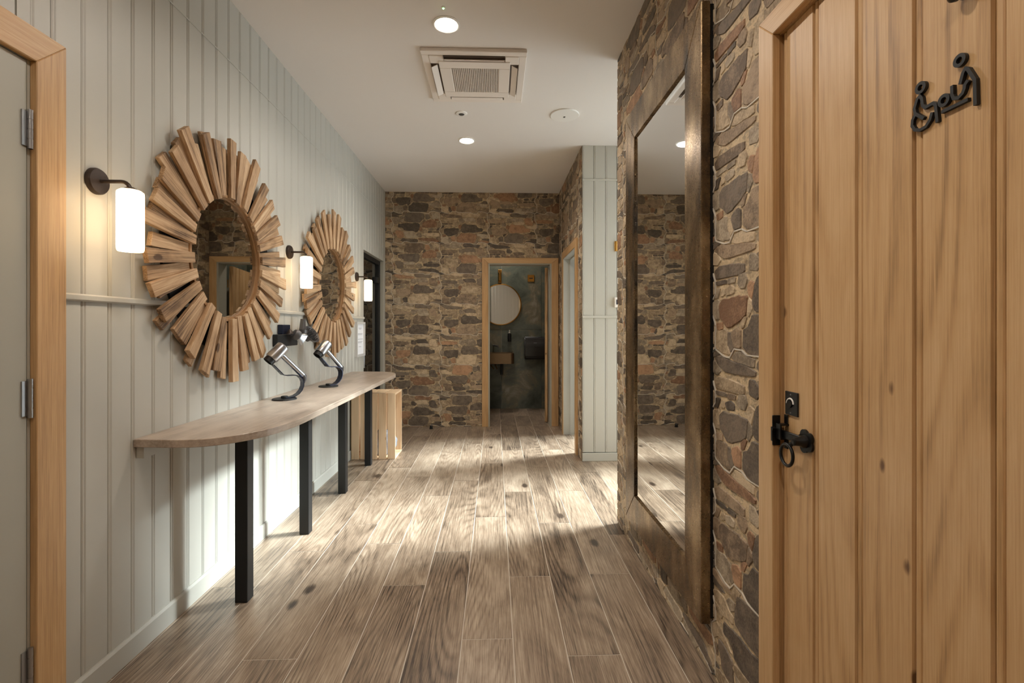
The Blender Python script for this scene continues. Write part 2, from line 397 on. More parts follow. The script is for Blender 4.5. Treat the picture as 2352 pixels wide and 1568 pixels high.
# left wall
D1 = (0.56, 1.4245, 0, 1.99)        # left painted door opening (Y0,Y1,Z0,Z1)
D2 = (4.92, 5.815, 0, 2.02)         # glass door opening
xb = XL - 0.012
wl = MB()
for y0, y1, z0, z1 in ((-1.0, D1[0], 0, H), (D1[0], D1[1], D1[3], H), (D1[1], D2[0], 0, H), (D2[0], D2[1], D2[3], H), (D2[1], YB + 0.15, 0, H)):
    wl.box(xb - 0.14, xb, y0, y1, z0, z1)
wall_left = structure('wall_left', wl, M['sage_dark'], 'sage painted tongue-and-groove panelled wall')
boards(wall_left, -1.0, YB, TIERS, lambda a, d, z: (xb + d, a, z), holes=[D1, D2], phase=1.598 - BW * 3)
def rail(name, y_spans, z, hh, proud, label):
    mb = MB()
    for y0, y1 in y_spans: mb.box(XL - 0.001, XL + proud, y0, y1, z - hh, z + hh)
    return structure(name, mb, M['sage'], label, bev=min(0.005, proud * 0.6))
rail('trim_1', [(1.52, D2[0]), (D2[1], YB)], RAIL, 0.012, 0.012, 'slim painted rail across the left wall')
rail('trim_2', [(-1.0, YB)], RAIL2, 0.004, 0.003, 'thin bead line high on the left wall')
mb = MB()
for y0, y1 in ((-1.0, D1[0] - 0.1), (1.52, D2[0]), (D2[1], YB)):
    mb.prism([(0, 0), (0.012, 0), (0.012, 0.075), (0.006, 0.085), (0, 0.085)], y0, y1, lambda u, v, w: (XL - 0.001 + u, w, v))
structure('baseboard_left', mb, M['sage'], 'painted skirting along the left wall')

# wall behind the camera
bk = MB().box(-1.5, 0.95, -1.15, -1.012, 0, H)
wall_back = structure('wall_back', bk, M['sage_dark'], 'sage panelled wall behind the viewer')
boards(wall_back, XL, XR, TIERS, lambda a, d, z: (a, -1.012 + d, z))

XE = 1.95
# side passage: far panelled wall facing the viewer, near wall, glazed end
pf = MB().box(XT + 0.02, XE, YC + 0.012, YC + 0.15, 0, H)
wall_passage = structure('wall_passage', pf, M['sage_dark'], 'pale panelled wall at the turn into the side passage')
boards(wall_passage, XT + 0.002, XE, TIERS, lambda a, d, z: (a, YC + 0.012 - d, z), phase=XT + 0.002)
mb = MB().box(XT + 0.001, XE, YC - 0.010, YC + 0.001, RAIL - 0.012, RAIL + 0.012)
structure('trim_3', mb, M['sage'], 'painted mid rail on the passage wall', bev=0.004)
mb = MB().box(XT + 0.001, XE, YC - 0.008, YC + 0.001, RAIL2 - 0.009, RAIL2 + 0.009)
structure('trim_4', mb, M['sage'], 'painted upper rail on the passage wall', bev=0.003)
mb = MB().box(XT + 0.001, XE, YC - 0.012, YC + 0.001, 0, 0.075)
structure('baseboard_passage', mb, M['sage'], 'painted skirting of the passage wall', bev=0.003)
structure('wall_passage_near', MB().box(0.93, XE, YE - 0.15, YE, 0, H), M['mortar'], 'stone near wall of the side passage')
mb = MB().box(XE, XE + 0.12, YE - 0.15, YE + 0.03, 0, H).box(XE, XE + 0.12, YC - 0.03, YC + 0.15, 0, H).box(XE, XE + 0.12, YE + 0.03, YC - 0.03, 2.80, H)
structure('wall_passage_end', mb, M['sage'], 'end wall of the side passage around its glazed door')
d = structure('door_6', MB().box(XE + 0.03, XE + 0.07, YE + 0.03, YE + 0.08, 0, 2.80).box(XE + 0.03, XE + 0.07, YC - 0.08, YC - 0.03, 0, 2.80).box(XE + 0.03, XE + 0.07, YE + 0.08, YC - 0.08, 2.75, 2.80).box(XE + 0.03, XE + 0.07, YE + 0.08, YC - 0.08, 0, 0.05), M['black'], 'full height glazed outer door at the end of the side passage')
link('pane', MB().box(XE + 0.048, XE + 0.052, YE + 0.08, YC - 0.08, 0.05, 2.75).mesh('pane', M['glass']), d)

# ------------------------------------------------------------------ stone-clad walls
TSC = 3235.0; TW, TH = 1900 / TSC, 1213 / TSC
STONES = [
 ('s', [(170,195),(250,150),(360,180),(240,200),(180,215)]),
 ('d', [(225,225),(300,205),(430,215),(620,250),(900,270),(1050,310),(1040,355),(640,365),(430,350),(300,290)]),
 ('t', [(600,205),(660,150),(800,140),(900,180),(1040,190),(1030,270),(900,255),(680,235)]),
 ('d', [(1085,220),(1150,180),(1380,180),(1480,225),(1700,235),(1765,245),(1680,350),(1530,325),(1130,310),(1080,270)]),
 ('t', [(1700,160),(1840,140),(2030,205),(2030,280),(1920,320),(1790,330),(1740,320),(1790,235)]),
 ('s', [(1940,325),(2020,290),(2030,355)]),
 ('t', [(205,260),(320,320),(350,370),(270,410),(180,400),(165,300)]),
 ('b', [(210,480),(330,430),(520,440),(700,460),(850,475),(850,540),(760,560),(250,565)]),
 ('s', [(250,595),(470,595),(470,628),(250,632)]),
 ('s', [(500,592),(680,588),(660,632),(505,637)]),
 ('t', [(740,575),(860,560),(900,640),(860,700),(760,700),(720,650)]),
 ('s', [(250,670),(350,670),(290,770),(215,775),(245,730)]),
 ('g', [(450,690),(560,665),(650,690),(640,740),(480,760)]),
 ('t', [(370,700),(430,690),(440,750),(360,765)]),
 ('g', [(945,395),(1050,410),(1140,500),(1090,560),(950,545),(935,450)]),
 ('g', [(1070,395),(1250,365),(1500,365),(1560,430),(1600,510),(1400,500),(1180,510),(1140,450)]),
 ('t', [(1190,545),(1300,520),(1560,530),(1640,545),(1610,620),(1300,640),(1230,610)]),
 ('b', [(1640,390),(1750,360),(1890,390),(1900,500),(1960,560),(1960,650),(1780,640),(1660,590),(1650,500)]),
 ('r', [(1985,450),(2040,440),(2090,540),(1990,570)]),
 ('t', [(1920,380),(2030,370),(2050,430),(1960,440)]),
 ('B', [(1040,720),(1080,640),(1150,605),(1240,650),(1400,645),(1600,670),(1650,750),(1720,790),(1840,790),(1850,900),(1690,920),(1540,945),(1300,935),(1150,960),(1040,940),(1000,860)]),
 ('t', [(1660,680),(1960,690),(2070,600),(2120,640),(2110,740),(2020,800),(1880,780),(1800,740)]),
 ('B', [(335,850),(400,800),(560,805),(720,785),(780,800),(900,790),(880,960),(760,1030),(620,1080),(500,1100),(420,1040),(355,1000),(335,920)]),
 ('t', [(180,810),(310,800),(320,900),(330,1000),(230,1000),(165,930)]),
 ('r', [(905,700),(950,650),(1020,670),(1010,740),(980,830),(930,790)]),
 ('t', [(920,820),(990,860),(985,930),(920,1000),(895,960)]),
 ('r', [(260,1060),(390,1050),(400,1100),(330,1125),(270,1110)]),
 ('T', [(250,1150),(420,1130),(500,1150),(500,1280),(560,1380),(430,1380),(250,1330)]),
 ('g', [(520,1150),(560,1170),(600,1240),(630,1310),(580,1360),(510,1260)]),
 ('R', [(600,1150),(700,1105),(780,1150),(780,1310),(640,1300),(600,1210)]),
 ('b', [(780,1050),(860,1000),(890,1010),(840,1090),(790,1110)]),
 ('B', [(830,1130),(930,1090),(1000,980),(1200,990),(1400,990),(1590,1030),(1610,1090),(1590,1200),(1560,1340),(1400,1360),(920,1350),(820,1290)]),
 ('t', [(1640,1000),(1900,1020),(2040,1050),(2090,1120),(1950,1170),(1820,1160),(1740,1090),(1640,1080)]),
 ('g', [(1900,905),(2030,935),(2060,1010),(1930,1005),(1730,1000),(1860,975)]),
 ('t', [(1620,1160),(1700,1110),(1790,1180),(1720,1230),(1620,1240)]),
 ('s', [(1820,1220),(1960,1200),(2110,1210),(2110,1275),(1950,1255)]),
 ('d', [(1690,1290),(1900,1265),(2110,1300),(2110,1350),(2040,1380),(1880,1320),(1720,1320)]),
 ('t', [(1600,1260),(1680,1260),(1660,1340),(1620,1400),(1500,1400),(1530,1350)]),
]
GROUT_H = [(150,180),(230,130),(440,200),(560,205),(650,110),(800,115),(900,160),(1390,160),(1490,210),(1630,210),(1710,115),(1840,120),(2050,180)]
GROUT_V = [(150,180),(145,440),(235,600),(235,730),(150,810),(140,900),(235,1080),(235,1343),(150,1393)]
def tl(p): return ((p[0] - 150) / TSC, (1393 - p[1]) / TSC)
def area2(p): return 0.5 * sum(p[i-1][0]*p[i][1] - p[i][0]*p[i-1][1] for i in range(len(p)))
def chaikin(p):
    out = []
    for i in range(len(p)):
        a, b = p[i], p[(i+1) % len(p)]
        out.append((a[0]*.86 + b[0]*.14, a[1]*.86 + b[1]*.14)); out.append((a[0]*.14 + b[0]*.86, a[1]*.14 + b[1]*.86))
    return out
def offset_poly(poly, ins):
    n = len(poly); out = []
    for i in range(n):
        a, b, c = Vector(poly[i-1]), Vector(poly[i]), Vector(poly[(i+1) % n])
        d1, d2 = (b - a), (c - b)
        if d1.length < 1e-7 or d2.length < 1e-7: out.append((b.x, b.y)); continue
        d1.normalize(); d2.normalize(); nn = Vector((-(d1.y + d2.y), d1.x + d2.x))
        if nn.length < 1e-4: out.append((b.x, b.y)); continue
        nn.normalize(); out.append((b.x + nn.x*ins, b.y + nn.y*ins))
    return out
SHAPES = []
for kind, pts in STONES:
    q = [tl(p) for p in pts]
    if area2(q) < 0: q.reverse()
    q = chaikin(offset_poly(q, -0.0042))
    SHAPES.append((kind, [(x + 0.0016*math.sin(y*310 + x*170), y + 0.0016*math.sin(x*290 - y*130)) for x, y in q]))
def clip(poly, ax, lim, keep_less):
    out = []
    ins = lambda p: p[ax] <= lim if keep_less else p[ax] >= lim
    for i in range(len(poly)):
        a, b = poly[i-1], poly[i]
        ia, ib = ins(a), ins(b)
        if ia != ib:
            t = (lim - a[ax]) / (b[ax] - a[ax]); x = (a[0] + (b[0]-a[0])*t, a[1] + (b[1]-a[1])*t); out.append(x)
        if ib: out.append(b)
    return out
def pick(kind, rnd):
    w = {'B': 'dddddbbrrt', 'd': 'dddddbbrgt', 's': 'ddddbg', 't': 'tttttggb', 'g': 'gggtd', 'b': 'bbbdtr', 'r': 'rrrbt', 'R': 'rrbdd', 'T': 'tttbg'}[kind]
    return rnd.choice(w)
def stone_mesh_data(poly, t, ins):
    n = len(poly); inner = offset_poly(poly, ins)
    vs = [(x, y, 0) for x, y in poly] + [(x, y, t) for x, y in inner]
    fs = [(i, (i+1) % n, n + (i+1) % n, n + i) for i in range(n)] + [tuple(range(n, 2*n))]
    return vs, fs
def cam_area(P3):
    s, c = math.sin(YAW), math.cos(YAW); q = []
    for x, y, z in P3:
        dd = x*s + y*c
        if dd < 0.25: return 0
        q.append((1176 + F_PX*(x*c - y*s)/dd, 752 - F_PX*(z - CAM_H)/dd))
    mx = sum(p[0] for p in q)/len(q); my = sum(p[1] for p in q)/len(q)
    if not (-20 < mx < 2370 and -20 < my < 1590): return 0
    return abs(area2(q))
SHARED = {}
def clad(wall, O, U, V, Nn, w, h, cuts, ou, ov, seed, hide=None):
    rnd = random.Random(seed); O, U, V, Nn = Vector(O), Vector(U), Vector(V), Vector(Nn)
    rot = Matrix((U, V, Nn)).transposed().to_4x4()
    items = []; grout = MB()
    i0, i1 = math.floor((0 - ou)/TW) - 1, math.ceil((w - ou)/TW) + 1
    j0, j1 = math.floor((0 - ov)/TH) - 1, math.ceil((h - ov)/TH) + 1
    for i in range(i0, i1):
        for j in range(j0, j1):
            tx, ty = ou + i*TW, ov + j*TH; flip = rnd.random() < 0.3
            for si, (kind, sh) in enumerate(SHAPES):
                col = pick(kind, rnd)
                if flip: q = [(TW*1.035 - x + tx, TH - y + ty + 0.008) for x, y in sh]
                else: q = [(x + tx, y + ty) for x, y in sh]
                x0, x1 = min(p[0] for p in q), max(p[0] for p in q); y0, y1 = min(p[1] for p in q), max(p[1] for p in q)
                if x1 <= 0 or x0 >= w or y1 <= 0 or y0 >= h: continue
                clipped = False; pieces = [q]
                if x0 < 0 or x1 > w or y0 < 0 or y1 > h:
                    clipped = True
                    for ax, lim, less in ((0, 0, False), (0, w, True), (1, 0, False), (1, h, True)): q = clip(q, ax, lim, less) if q else q
                    pieces = [q]
                for cu0, cu1, cv0, cv1 in cuts:
                    np_ = []
                    for p in pieces:
                        if len(p) < 3: continue
                        a0, a1 = min(k[0] for k in p), max(k[0] for k in p); b0, b1 = min(k[1] for k in p), max(k[1] for k in p)
                        if a1 <= cu0 or a0 >= cu1 or b1 <= cv0 or b0 >= cv1: np_.append(p); continue
                        clipped = True
                        np_.append(clip(p, 0, cu0, True)); np_.append(clip(p, 0, cu1, False))
                        mid = clip(clip(p, 0, cu0, False) or [], 0, cu1, True) if p else []
                        if len(mid) > 2: np_.append(clip(mid, 1, cv1, False))
                    pieces = np_
                for p in pieces:
                    if len(p) < 3: continue
                    ar = abs(area2(p))
                    if ar < 6e-5: continue
                    P3 = [tuple(O + U*x + V*y) for x, y in p]; vis = cam_area(P3)
                    cx_ = sum(k[0] for k in p)/len(p); cy_ = sum(k[1] for k in p)/len(p)
                    if hide and hide[0] < cx_ < hide[1] and hide[2] < cy_ < hide[3]: vis = 0
                    t = (0.0030 if ar > 0.003 else 0.0022) + rnd.random()*0.0015
                    items.append((vis, p, col, t, ar, None if clipped else (si, flip), (tx, ty)))
            for line in (GROUT_H, GROUT_V):
                pts = [tl(k) for k in line]; pts = [(x + tx, y + ty) for x, y in pts]
                for a, b in zip(pts, pts[1:]):
                    m = ((a[0]+b[0])/2, (a[1]+b[1])/2)
                    if min(a[0], b[0]) < 0.002 or max(a[0], b[0]) > w - 0.002 or min(a[1], b[1]) < 0.002 or max(a[1], b[1]) > h - 0.002: continue
                    if any(c0 - .002 < m[0] < c1 + .002 and d0 < m[1] < d1 + .002 for c0, c1, d0, d1 in cuts): continue
                    dx, dy = b[0]-a[0], b[1]-a[1]; l = math.hypot(dx, dy); nx, ny = -dy/l*0.0022, dx/l*0.0022
                    ex, ey = dx/l*0.001, dy/l*0.001
                    poly = [(a[0]-ex-nx, a[1]-ey-ny), (b[0]+ex-nx, b[1]+ey-ny), (b[0]+ex+nx, b[1]+ey+ny), (a[0]-ex+nx, a[1]-ey+ny)]
                    grout.prism(poly, 0, 0.0042, lambda u, v, z: tuple(O + U*u + V*v + Nn*z))
    items.sort(key=lambda k: -k[0])
    rest = MB()
    for n, (vis, p, col, t, ar, key, off) in enumerate(items):
        ins = 0.0028 if ar > 0.0015 else 0.0016
        if n < 300 and vis > 12:
            if key is not None:
                kk = (key, col)
                if kk not in SHARED:
                    vs, fs = stone_mesh_data([(x - off[0], y - off[1]) for x, y in p], t, ins)
                    SHARED[kk] = MB().add(vs, fs).mesh('stone', ST[col])
                me = SHARED[kk]; base = off
            else:
                cx_ = sum(k[0] for k in p)/len(p); cy_ = sum(k[1] for k in p)/len(p)
                vs, fs = stone_mesh_data([(x - cx_, y - cy_) for x, y in p], t, ins); me = MB().add(vs, fs).mesh('stone', ST[col]); base = (cx_, cy_)
            o = link('stone', me, wall); o.matrix_local = Matrix.Translation(O + U*base[0] + V*base[1]) @ rot
        else:
            vs, fs = stone_mesh_data(p, t, ins)
            rest.add([tuple(O + U*x + V*y + Nn*z) for x, y, z in vs], fs, STK.index(col))
    if rest.v:
        o = link('small_stones', rest.mesh('small_stones', [ST[k] for k in STK]), wall); o['kind'] = 'stuff'
    if grout.v:
        o = link('grout_lines', grout.mesh('grout_lines', M['grout']), wall); o['kind'] = 'stuff'

# back wall with the toilet doorway (X -0.065 .. 0.70, Z 0 .. 2.0)
mb = MB().box(XL, -0.085, YB, YB + 0.15, 0, H).box(0.72, 2.05, YB, YB + 0.15, 0, H).box(-0.085, 0.72, YB, YB + 0.15, 2.02, H)
wall_end = structure('wall_end', mb, M['mortar'], 'rubble stone clad end wall around the toilet doorway')
clad(wall_end, (XL, YB, 0), (1, 0, 0), (0, 0, 1), (0, -1, 0), XT - XL, H, [(-0.162 - XL, 0.787 - XL, 0, 2.082)], 0.075 , 0.005, 3)
# return wall on the right with the side-room doorway
D4 = (4.60, 5.40, 2.0)
mb = MB().box(XT, XT + 0.15, YC + 0.012, D4[0] - 0.02, 0, H).box(XT, XT + 0.15, D4[1] + 0.02, YB, 0, H).box(XT, XT + 0.15, D4[0] - 0.02, D4[1] + 0.02, D4[2] + 0.02, H)
wall_return = structure('wall_return', mb, M['mortar'], 'rubble stone clad return wall beside the end wall')
clad(wall_return, (XT, YB - 0.012, 0), (0, -1, 0), (0, 0, 1), (-1, 0, 0), YB - 0.012 - YC, H, [(YB - 0.012 - 5.482, YB - 0.012 - 4.518, 0, 2.082)], 0.2, 0.005, 5)
# near right wall with big mirror and plank door
D5 = (0.42, 1.262, 2.015)
mb = MB().box(XR, XR + 0.165, D5[1], YE, 0, H).box(XR, XR + 0.165, -1.0, D5[0], 0, H).box(XR, XR + 0.165, D5[0], D5[1], D5[2], H)
wall_right = structure('wall_right', mb, M['mortar'], 'rubble stone clad right wall behind the tall mirror')
clad(wall_right, (XR, YE, 0), (0, -1, 0), (0, 0, 1), (-1, 0, 0), YE - 0.30, H, [(YE - 1.322, YE - 0.30, 0, 2.075)], 0.12, 0.005, 11, hide=(YE - 2.58, YE - 1.66, 0.2, 2.35))

# ------------------------------------------------------------------ doors and frames
def frame_u(name, parent_label, coords, mats, fn, proud):
    """architrave of two uprights and a head; coords = (in0,in1,out0,out1,ztop_in,ztop_out) along the wall; fn(a,d,z)"""
    i0, i1, o0, o1, zi, zo = coords
    root = None
    L = MB().prism([(o0, 0), (i0, 0), (i0, zi), (o0, zo)], 0, proud, lambda u, v, w: fn(u, w, v))
    R = MB().prism([(i1, 0), (o1, 0), (o1, zo), (i1, zi)], 0, proud, lambda u, v, w: fn(u, w, v))
    T = MB().prism([(o0, zo), (i0, zi), (i1, zi), (o1, zo)], 0, proud, lambda u, v, w: fn(u, w, v))
    return L, R, T
def door_set(name, label, coords, fn, proud, side_mat, head_mat):
    L, R, T = frame_u(name, label, coords, None, fn, proud)
    o = link(name, L.mesh(name, side_mat, bev=0.002)); o['kind'] = 'structure'; o['label'] = label
    link('architrave', R.mesh('architrave', side_mat, bev=0.002), o)
    link('architrave_head', T.mesh('architrave_head', head_mat, bev=0.002), o)
    return o
# door_1: painted flush door on the left
d1 = door_set('door_1', 'grey painted flush door in an oak frame at the left edge', (D1[0], D1[1], D1[0] - 0.095, 1.52, 1.99, 2.085), lambda a, dd, z: (XL - 0.001 + dd, a, z), 0.021, M['oak'], M['oak_h'])
link('door_leaf', MB().box(XL - 0.045, XL + 0.003, D1[0] + 0.004, D1[1] - 0.012, 0.005, 1.985).mesh('door_leaf', M['sage_dark'], bev=0.0015), d1)
link('door_stop', MB().box(XL - 0.05, XL + 0.001, D1[1] - 0.0095, D1[1] - 0.001, 0, 1.99).mesh('door_stop', M['sage_dark']), d1)
link('leak_block', MB().box(XL - 0.152, XL - 0.06, D1[0] - .02, D1[1] + .02, 0, 2.01).mesh('leak_block', M['black']), d1)  # unseen black slab added behind the leaf, keeps light from leaking in
for zc in (1.789, 1.017, 0.245):
    hb = MB()
    for k in range(4): hb.lathe([(0.0065, 0), (0.0065, 0.0262)], (XL + 0.011, D1[1] - 0.0105, zc - 0.056 + k*0.0285), n=14)
    hb.lathe([(0.0055, 0), (0.0055, 0.112)], (XL + 0.011, D1[1] - 0.0105, zc - 0.056), n=12)
    hb.box(XL + 0.003, XL + 0.007, D1[1] - 0.03, D1[1] - 0.0105, zc - 0.05, zc + 0.05)
    link('hinge', hb.mesh('hinge', M['steel'], smooth=True), d1)
# door_2: glass door in black frame, far left
xg = XL - 0.075
mb = MB().box(xg - 0.03, xg + 0.03, 5.755, D2[1], 0, D2[3]).box(xg - 0.03, xg + 0.03, D2[0], 5.755, D2[3] - 0.05, D2[3]).box(xg - 0.03, xg + 0.03, D2[0], D2[0] + 0.03, 0, D2[3] - 0.05)
d2 = structure('door_2', mb, M['black'], 'frameless glass door in a black frame in the left wall', bev=0.002)
link('pane', MB().box(xg - 0.005, xg + 0.005, D2[0] + 0.034, 5.75, 0.01, D2[3] - 0.055).mesh('pane', M['glass']), d2)
for zc in (1.78, 0.25): link('pane_hinge', MB().box(xg - 0.02, xg + 0.034, 5.64, 5.77, zc - 0.035, zc + 0.035).mesh('pane_hinge', M['black'], bev=0.003), d2)
link('pull_handle', MB().tube([(xg + 0.006, 5.02, 0.80), (xg + 0.05, 5.02, 0.80), (xg + 0.05, 5.02, 1.06), (xg + 0.006, 5.02, 1.06)], 0.009, 12).mesh('pull_handle', M['steel'], smooth=True), d2)
# dim room behind it
mb = MB().box(-2.75, -2.65, 4.3, 6.1, 0, H).box(-2.65, xb - 0.14, 4.3, 4.4, 0, H).box(-2.65, xb - 0.14, YB + 0.15, YB + 0.25, 0, H).box(-2.75, xb - 0.14, 4.3, 6.1, -0.1, -0.004)
structure('wall_glass_room', mb, M['slate'], 'slate walls of the dim room behind the glass door')

# door_3: oak architrave round the toilet doorway, painted lining, plank leaf folded inwards
d3 = door_set('door_3', 'oak framed doorway into the toilet in the stone end wall', (-0.083, 0.70, -0.16, 0.785, 2.012, 2.08), lambda a, dd, z: (a, YB + 0.001 - dd, z), 0.024, M['oak'], M['oak_x'])
link('lining', MB().box(-0.085, -0.065, YB - 0.015, YB + 0.16, 0, 2.0).box(0.678, 0.72, YB - 0.015, YB + 0.16, 0, 2.0).box(-0.085, 0.72, YB - 0.015, YB + 0.16, 2.0, 2.02).mesh('lining', M['sage_dark']), d3)
def plank_leaf(parent, a0, a1, z0, z1, fn, t=0.042, n=6, mat='door', cuts=None):
    edges = cuts or [a0 + (a1 - a0)*k/n for k in range(n + 1)]
    for p, q in zip(edges, edges[1:]):
        w = q - p; c = 0.003; bd = 0.014; g = 0.001
        prof = [(g, 0), (w - g, 0), (w - g, t - 0.006), (w - c, t), (bd + 0.006, t), (bd + 0.002, t - 0.006), (bd - 0.001, t - 0.002), (bd*0.5, t - 0.0005), (0.003, t - 0.003), (g, t - 0.007)]
        mb = MB().prism(prof, z0, z1, lambda u, v, w_, p=p: fn(p + u, v, w_))
        link('door_board', mb.mesh('door_board', M[mat]), parent)
ang = math.radians(11)
hx, hy = 0.640, 6.10
def leaf3(a, dd, z):   # a from hinge edge outwards, dd towards the room (left)
    return (hx + math.sin(ang)*a - math.cos(ang)*(dd - 0.036), hy + math.cos(ang)*a + math.sin(ang)*(dd - 0.036), z)
plank_leaf(d3, 0.0, 0.76, 0.008, 1.99, leaf3, t=0.036)
link('latch', MB().add([leaf3(0.66 + u, 0.036 + v, 1.0 + w) for u in (0, 0.035) for v in (0, 0.03) for w in (0, 0.16)], [(0,1,3,2),(4,6,7,5),(0,4,5,1),(2,3,7,6),(0,2,6,4),(1,5,7,3)]).mesh('latch', M['black']), d3)
for zc in (1.72, 1.05, 0.28): link('hinge', MB().lathe([(0.007, 0), (0.007, 0.1)], (0.688, 6.085, zc), n=12).mesh('hinge', M['brass'], smooth=True), d3)

# door_4: side room doorway in the return wall
d4 = door_set('door_4', 'oak framed doorway in the stone return wall on the right', (D4[0] - 0.002, D4[1] + 0.002, 4.52, 5.48, 2.002, 2.08), lambda a, dd, z: (XT + 0.001 - dd, a, z), 0.024, M['oak'], M['oak_h'])
link('lining', MB().box(XT - 0.015, XT + 0.16, D4[0] - 0.02, D4[0], 0, 2.0).box(XT - 0.015, XT + 0.16, D4[1], D4[1] + 0.02, 0, 2.0).box(XT - 0.015, XT + 0.16, D4[0] - 0.02, D4[1] + 0.02, 2.0, 2.02).mesh('lining', M['sage']), d4)
link('stop', MB().box(XT + 0.06, XT + 0.10, D4[1] - 0.012, D4[1] + 0.001, 0, 2.0).box(XT + 0.06, XT + 0.10, D4[0], D4[1], 1.988, 2.0).mesh('stop', M['sage']), d4)
mb = MB().box(1.9, 2.05, YC + 0.15, 4.62, 0, H).box(1.9, 2.05, 5.58, YB, 0, H).box(1.9, 2.05, 4.62, 5.58, 0, 0.45).box(1.9, 2.05, 4.62, 5.58, 2.15, H)
structure('wall_side_room', mb, M['ceil'], 'white outer wall of the side room')
w1 = structure('window_1', MB().box(1.94, 2.0, 4.62, 4.67, 0.45, 2.15).box(1.94, 2.0, 5.53, 5.58, 0.45, 2.15).box(1.94, 2.0, 4.67, 5.53, 0.45, 0.5).box(1.94, 2.0, 4.67, 5.53, 2.1, 2.15), M['white'], 'white framed window of the side room')
link('pane', MB().box(1.968, 1.972, 4.67, 5.53, 0.5, 2.1).mesh('pane', M['glass']), w1)
structure('wall_side_room_far', MB().box(XT + 0.15, 1.9, YB - 0.06, YB - 0.001, 0, H), M['sage'], 'cream wall inside the side room')

# door_5: oak plank door on the right
d5 = door_set('door_5', 'oak plank door with black ring latch in an oak frame on the right', (D5[0] - 0.01, 1.252, D5[0] - 0.078, 1.320, 2.008, 2.073), lambda a, dd, z: (XR + 0.001 - dd, a, z), 0.021, M['oak'], M['oak_h'])
link('jamb', MB().box(XR - 0.0, XR + 0.16, 1.2535, D5[1] + 0.001, 0, 2.012).box(XR, XR + 0.16, D5[0], D5[1], 2.006, D5[2]).mesh('jamb', M['oak']), d5)
EDG = [0.431, 0.571, 0.711, 0.851, 0.991, 1.127, 1.2505]
# beads sit on the far side of each board, so mirror the along axis
XD = 0.772
plank_leaf(d5, 0, 0, 0.006, 2.004, lambda a, dd, z: (XD + 0.042 - dd, -a, z), cuts=[-e for e in reversed(EDG)])
link('leak_block', MB().box(XR + 0.10, XR + 0.16, D5[0], D5[1], 0, D5[2]).mesh('leak_block', M['black']), d5)  # added black slab, closes the opening behind the boards against outside light

# ------------------------------------------------------------------ toilet room beyond the end wall
YW = 7.15
mb = MB().box(-0.75, 1.15, YW + 0.012, YW + 0.15, 0, H)
wall_wc = structure('wall_toilet', mb, M['joint'], 'green slate tiled wall inside the toilet')
xs = [-0.7 , -0.5, 0.1, 0.7, 1.05]
for a, b in zip(xs, xs[1:]):
    for z0, z1 in ((0, 1.187), (1.187, 2.387), (2.387, H)):
        t = link('tile', MB().box(0, b - a - 0.003, 0, 0.012, 0, z1 - z0 - 0.003).mesh('tile', M['slate'], bev=0.001), wall_wc); t.location = (a + 0.0015, YW, z0 + 0.0015)
structure('wall_toilet_left', MB().box(-0.80, -0.65, YB + 0.15, YW + 0.15, 0, H), M['slate'], 'slate side wall of the toilet')
structure('wall_toilet_right', MB().box(1.0, 1.15, YB + 0.15, YW + 0.15, 0, H), M['slate'], 'slate side wall behind the toilet door')

mr = Thing('round_mirror', 'round mirror with a thin brass rim above the basin', 'mirror', (0.085, YW, 1.565))
mr.part('rim', MB().tube([(0.085 + 0.305*math.cos(q), YW - 0.012, 1.565 + 0.305*math.sin(q)) for q in [2*PI*k/64 for k in range(64)]], 0.0085, 8, closed=True), M['brass'], smooth=True)
mr.part('glass', MB().lathe([(0.303, 0), (0.303, 0.008)], (0.085, YW - 0.001, 1.565), (0, -1, 0), 64), M['mirror'])
tl_ = Thing('brass_wall_light', 'brass tube light on the slate wall above the round mirror', 'lamp', (0.072, YW, 1.98))
tl_.part('back_plate', MB().box(0.045, 0.10, YW - 0.012, YW, 1.89, 2.09), M['brass'], bev=0.004)
tl_.part('arm', MB().tube([(0.072, YW - 0.01, 2.06), (0.072, YW - 0.04, 2.085), (0.072, YW - 0.07, 2.07), (0.072, YW - 0.075, 2.03)], 0.010, 12), M['brass'], smooth=True)
tl_.part('shade', MB().lathe([(0.026, 0), (0.026, 0.12)], (0.072, YW - 0.075, 1.915), n=20), M['brass'], smooth=True)
vp = Thing('brass_flush_plate', 'square brass plate high on the slate wall right of the mirror', 'wall plate', (0.541, YW, 1.96))
vp.part('plate', MB().box(0.49, 0.592, YW - 0.01, YW, 1.909, 2.013), M['brass'], bev=0.003)
vp.part('slot', MB().box(0.515, 0.567, YW - 0.014, YW - 0.009, 1.955, 1.967), M['black'])
sp = Thing('soap_bottle', 'dark soap bottle with pale pump on the slate wall', 'bottle', (0.216, YW - 0.03, 1.01))
sp.part('body', MB().lathe([(0.026, 0), (0.028, 0.006), (0.028, 0.115), (0.014, 0.125)], (0.216, YW - 0.032, 1.012), n=24), M['black'], smooth=True)
sp.part('pump', MB().lathe([(0.012, 0), (0.012, 0.02), (0.006, 0.021), (0.006, 0.038), (0.010, 0.039), (0.010, 0.047)], (0.216, YW - 0.032, 1.137), n=16).tube([(0.216, YW - 0.03, 1.180), (0.216, YW - 0.075, 1.178)], 0.004, 8), M['white'], smooth=True)
sp.part('holder_shelf', MB().box(0.196, 0.236, YW - 0.06, YW, 1.005, 1.012), M['black'])
sp.part('holder_ring', MB().tube([(0.216 + 0.03*math.cos(q), YW - 0.032 + 0.03*math.sin(q), 1.06) for q in [2*PI*k/20 for k in range(20)]], 0.003, 6, closed=True), M['black'])
ds = Thing('towel_dispenser', 'rounded black paper towel dispenser on the slate wall', 'dispenser', (0.588, YW, 0.747))
